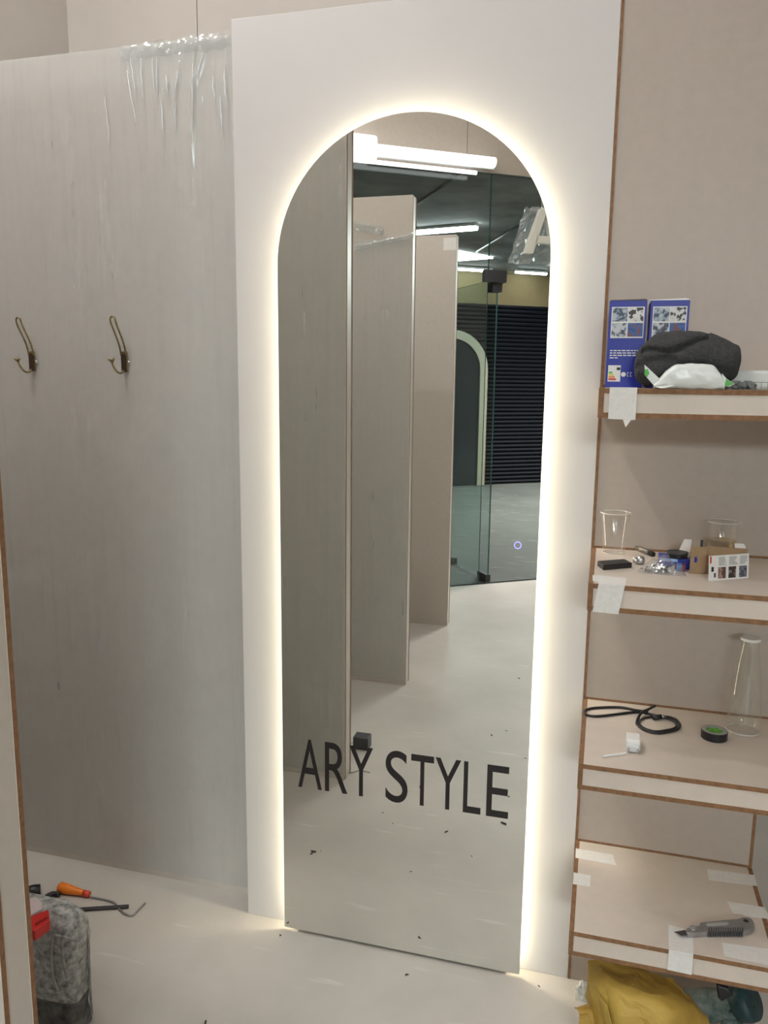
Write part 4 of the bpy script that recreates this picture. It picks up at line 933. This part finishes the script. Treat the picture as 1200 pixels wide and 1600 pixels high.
MB().tube(catmull([Vector((bx1-.004, by1-.02, bh-.035)), Vector((bx1+.004, by1-.025, .22)), Vector((bx1+.002, by1-.025, .12)), Vector((bx1+.002, by1-.025, .02))], 6), .003, 8).build('edge_piping', M_PIPE, bag, smooth=True)
# paint-roller frame, bar and bits lying behind the bag
zf = .016
h0, h1 = onZ(92, 1386, .017), onZ(137, 1397, .010)
ro = thing('roller_frame', 'paint roller frame with an orange handle and bent wire', 'tool', Vector((h0.x, h0.y, 0)))
dd = h1-h0
MB().tube([h0, h0+dd*.06, h0+dd*.35, h0+dd*.7, h1], [.012, .0165, .0145, .010, .0075], 14).build('handle', mat('orange_plastic', (.80, .20, .015), .35), ro, smooth=True)
MB().tube([h0+dd*.86, h1+dd*.06], [.0098, .0098], 12).build('ferrule', mat('red_plastic', (.62, .06, .03), .4), ro, smooth=True)
MB().tube([h1]+catmull([onZ(142, 1401, .006), onZ(176, 1409, .004), onZ(186, 1420, .004), onZ(196, 1428, .004), onZ(207, 1430, .004), onZ(218, 1420, .004), onZ(227, 1411, .004)], 5), .0028, 8).build('wire', mat('grey_wire', (.35, .34, .33), .4, metal=.7), ro, smooth=True)
a, b_ = onZ(120, 1421, .006), onZ(201, 1416, .006)
tag(MB().tube([a, b_], .0062, 4).build('metal_bar', mat('dark_bar', (.03, .025, .03), .5)), 'short dark bar on the floor under the roller wire', 'bar')
# red, pale and black pieces on the bag
tb = bh+.002
rp = onZ(66, 1436, tb)
rt_ = thing('red_scraper', 'red plastic scraper holder lying on the tool bag', 'tool', Vector((rp.x, rp.y, bh-.006)))
MB().prism([onZ(u, v, tb+.02) for u, v in ((46, 1432), (76, 1420), (78, 1437), (54, 1455), (46, 1452))], (0, 0, -.026)).build('holder', mat('red_shell', (.58, .02, .015), .3), rt_, bevel=.003)
MB().prism([onZ(u, v, tb+.021) for u, v in ((55, 1443), (74, 1432), (74, 1434), (55, 1446))], (0, 0, .001)).build('groove', mat('deep_red', (.25, .01, .01), .4), rt_)
pk_ = thing('pale_sponge', 'pale pink sponge piece lying on the tool bag behind the red scraper', 'sponge', Vector((onZ(56, 1412, tb).x, onZ(56, 1412, tb).y, bh-.006)))
MB().prism([onZ(u, v, tb+.018) for u, v in ((44, 1404), (56, 1400), (66, 1409), (66, 1420), (46, 1430))], (0, 0, -.024)).build('sponge_body', mat('pale_pink', (.62, .52, .52), .9, bump=.4), pk_, bevel=.004)
bk = thing('black_grip', 'black rubber tool grip on the floor behind the tool bag', 'tool', Vector((onZ(56, 1392, 0).x, onZ(56, 1392, 0).y, 0)))
g_ = [onZ(40, 1396, .02), onZ(52, 1392, .02), onZ(63, 1390, .02)]
MB().tube(g_, [.017, .018, .016], 12).build('grip', M_BLACK, bk, smooth=True)
MB().tube(catmull([onZ(63, 1412, .012), onZ(72, 1402, .012), onZ(82, 1397, .012), onZ(92, 1398, .012)], 4), .008, 10).build('strap', M_BLACK, bk, smooth=True)

# ================================================================ SEEN IN THE MIRROR ON THE FLOOR
q = vz(563, 1172, 0)
ad = thing('power_adapter', 'small dark grey power adapter box with a pale wire by a partition end', 'adapter', (q.x, q.y, 0))
MB().box((q.x-.033, q.y-.055, 0), (q.x+.033, q.y, .055)).build('adapter_body', M_DGREY, ad, bevel=.003)
MB().tube(catmull([Vector((q.x-.034, q.y-.01, .03)), Vector((q.x-.05, q.y+.03, .012)), vz(543, 1190, .003), vz(548, 1206, .003), vz(562, 1203, .003), vz(578, 1207, .003)], 6), .0022, 6).build('wire', mat('pale_wire', (.5, .48, .42), .5), ad, smooth=True)
M_CHIP = mat('dark_chip', (.03, .025, .022), .8)
chips = [(490, 1331, .010, 1), (501, 1330, .003, 1), (787, 1287, .012, 1), (697, 1300, .008, 1), (614, 1287, .004, 1), (598, 1270, .004, 1), (768, 1149, .008, 1), (791, 1142, .005, 1), (657, 1229, .011, 1), (821, 1185, .005, 1), (795, 1245, .006, 1), (737, 1338, .004, 1), (642, 1362, .004, 1), (655, 1465, .005, 1), (450, 1441, .004, 0), (438, 1462, .004, 0), (636, 1523, .005, 0), (321, 1598, .007, 0), (811, 1060, .008, 1), (842, 1541, .004, 0)]
chip0 = None
for i, (u, v, s, refl) in enumerate(chips):
    p = vz(u, v, 0) if refl else onZ(u, v, 0)
    if p.y > -.045: p.y = -.06
    if chip0 is None:
        mch = MB().prism([Vector((-1, -.28, 0)), Vector((.6, -.34, 0)), Vector((1, .1, 0)), Vector((.4, .32, 0)), Vector((-.9, .22, 0))], (0, 0, .25))
        chip0 = mch.build('floor_chip', M_CHIP, origin=(0, 0, 0)); o = chip0
    else:
        o = chip0.copy(); C.objects.link(o)
    o.location = (p.x, p.y, 0.0002); o.scale = (s, s, s); o.rotation_euler = (0, 0, (i*1.7) % 3)
    tag(o, 'tiny dark chip of debris on the pale floor', 'debris', 'debris chips on the floor')
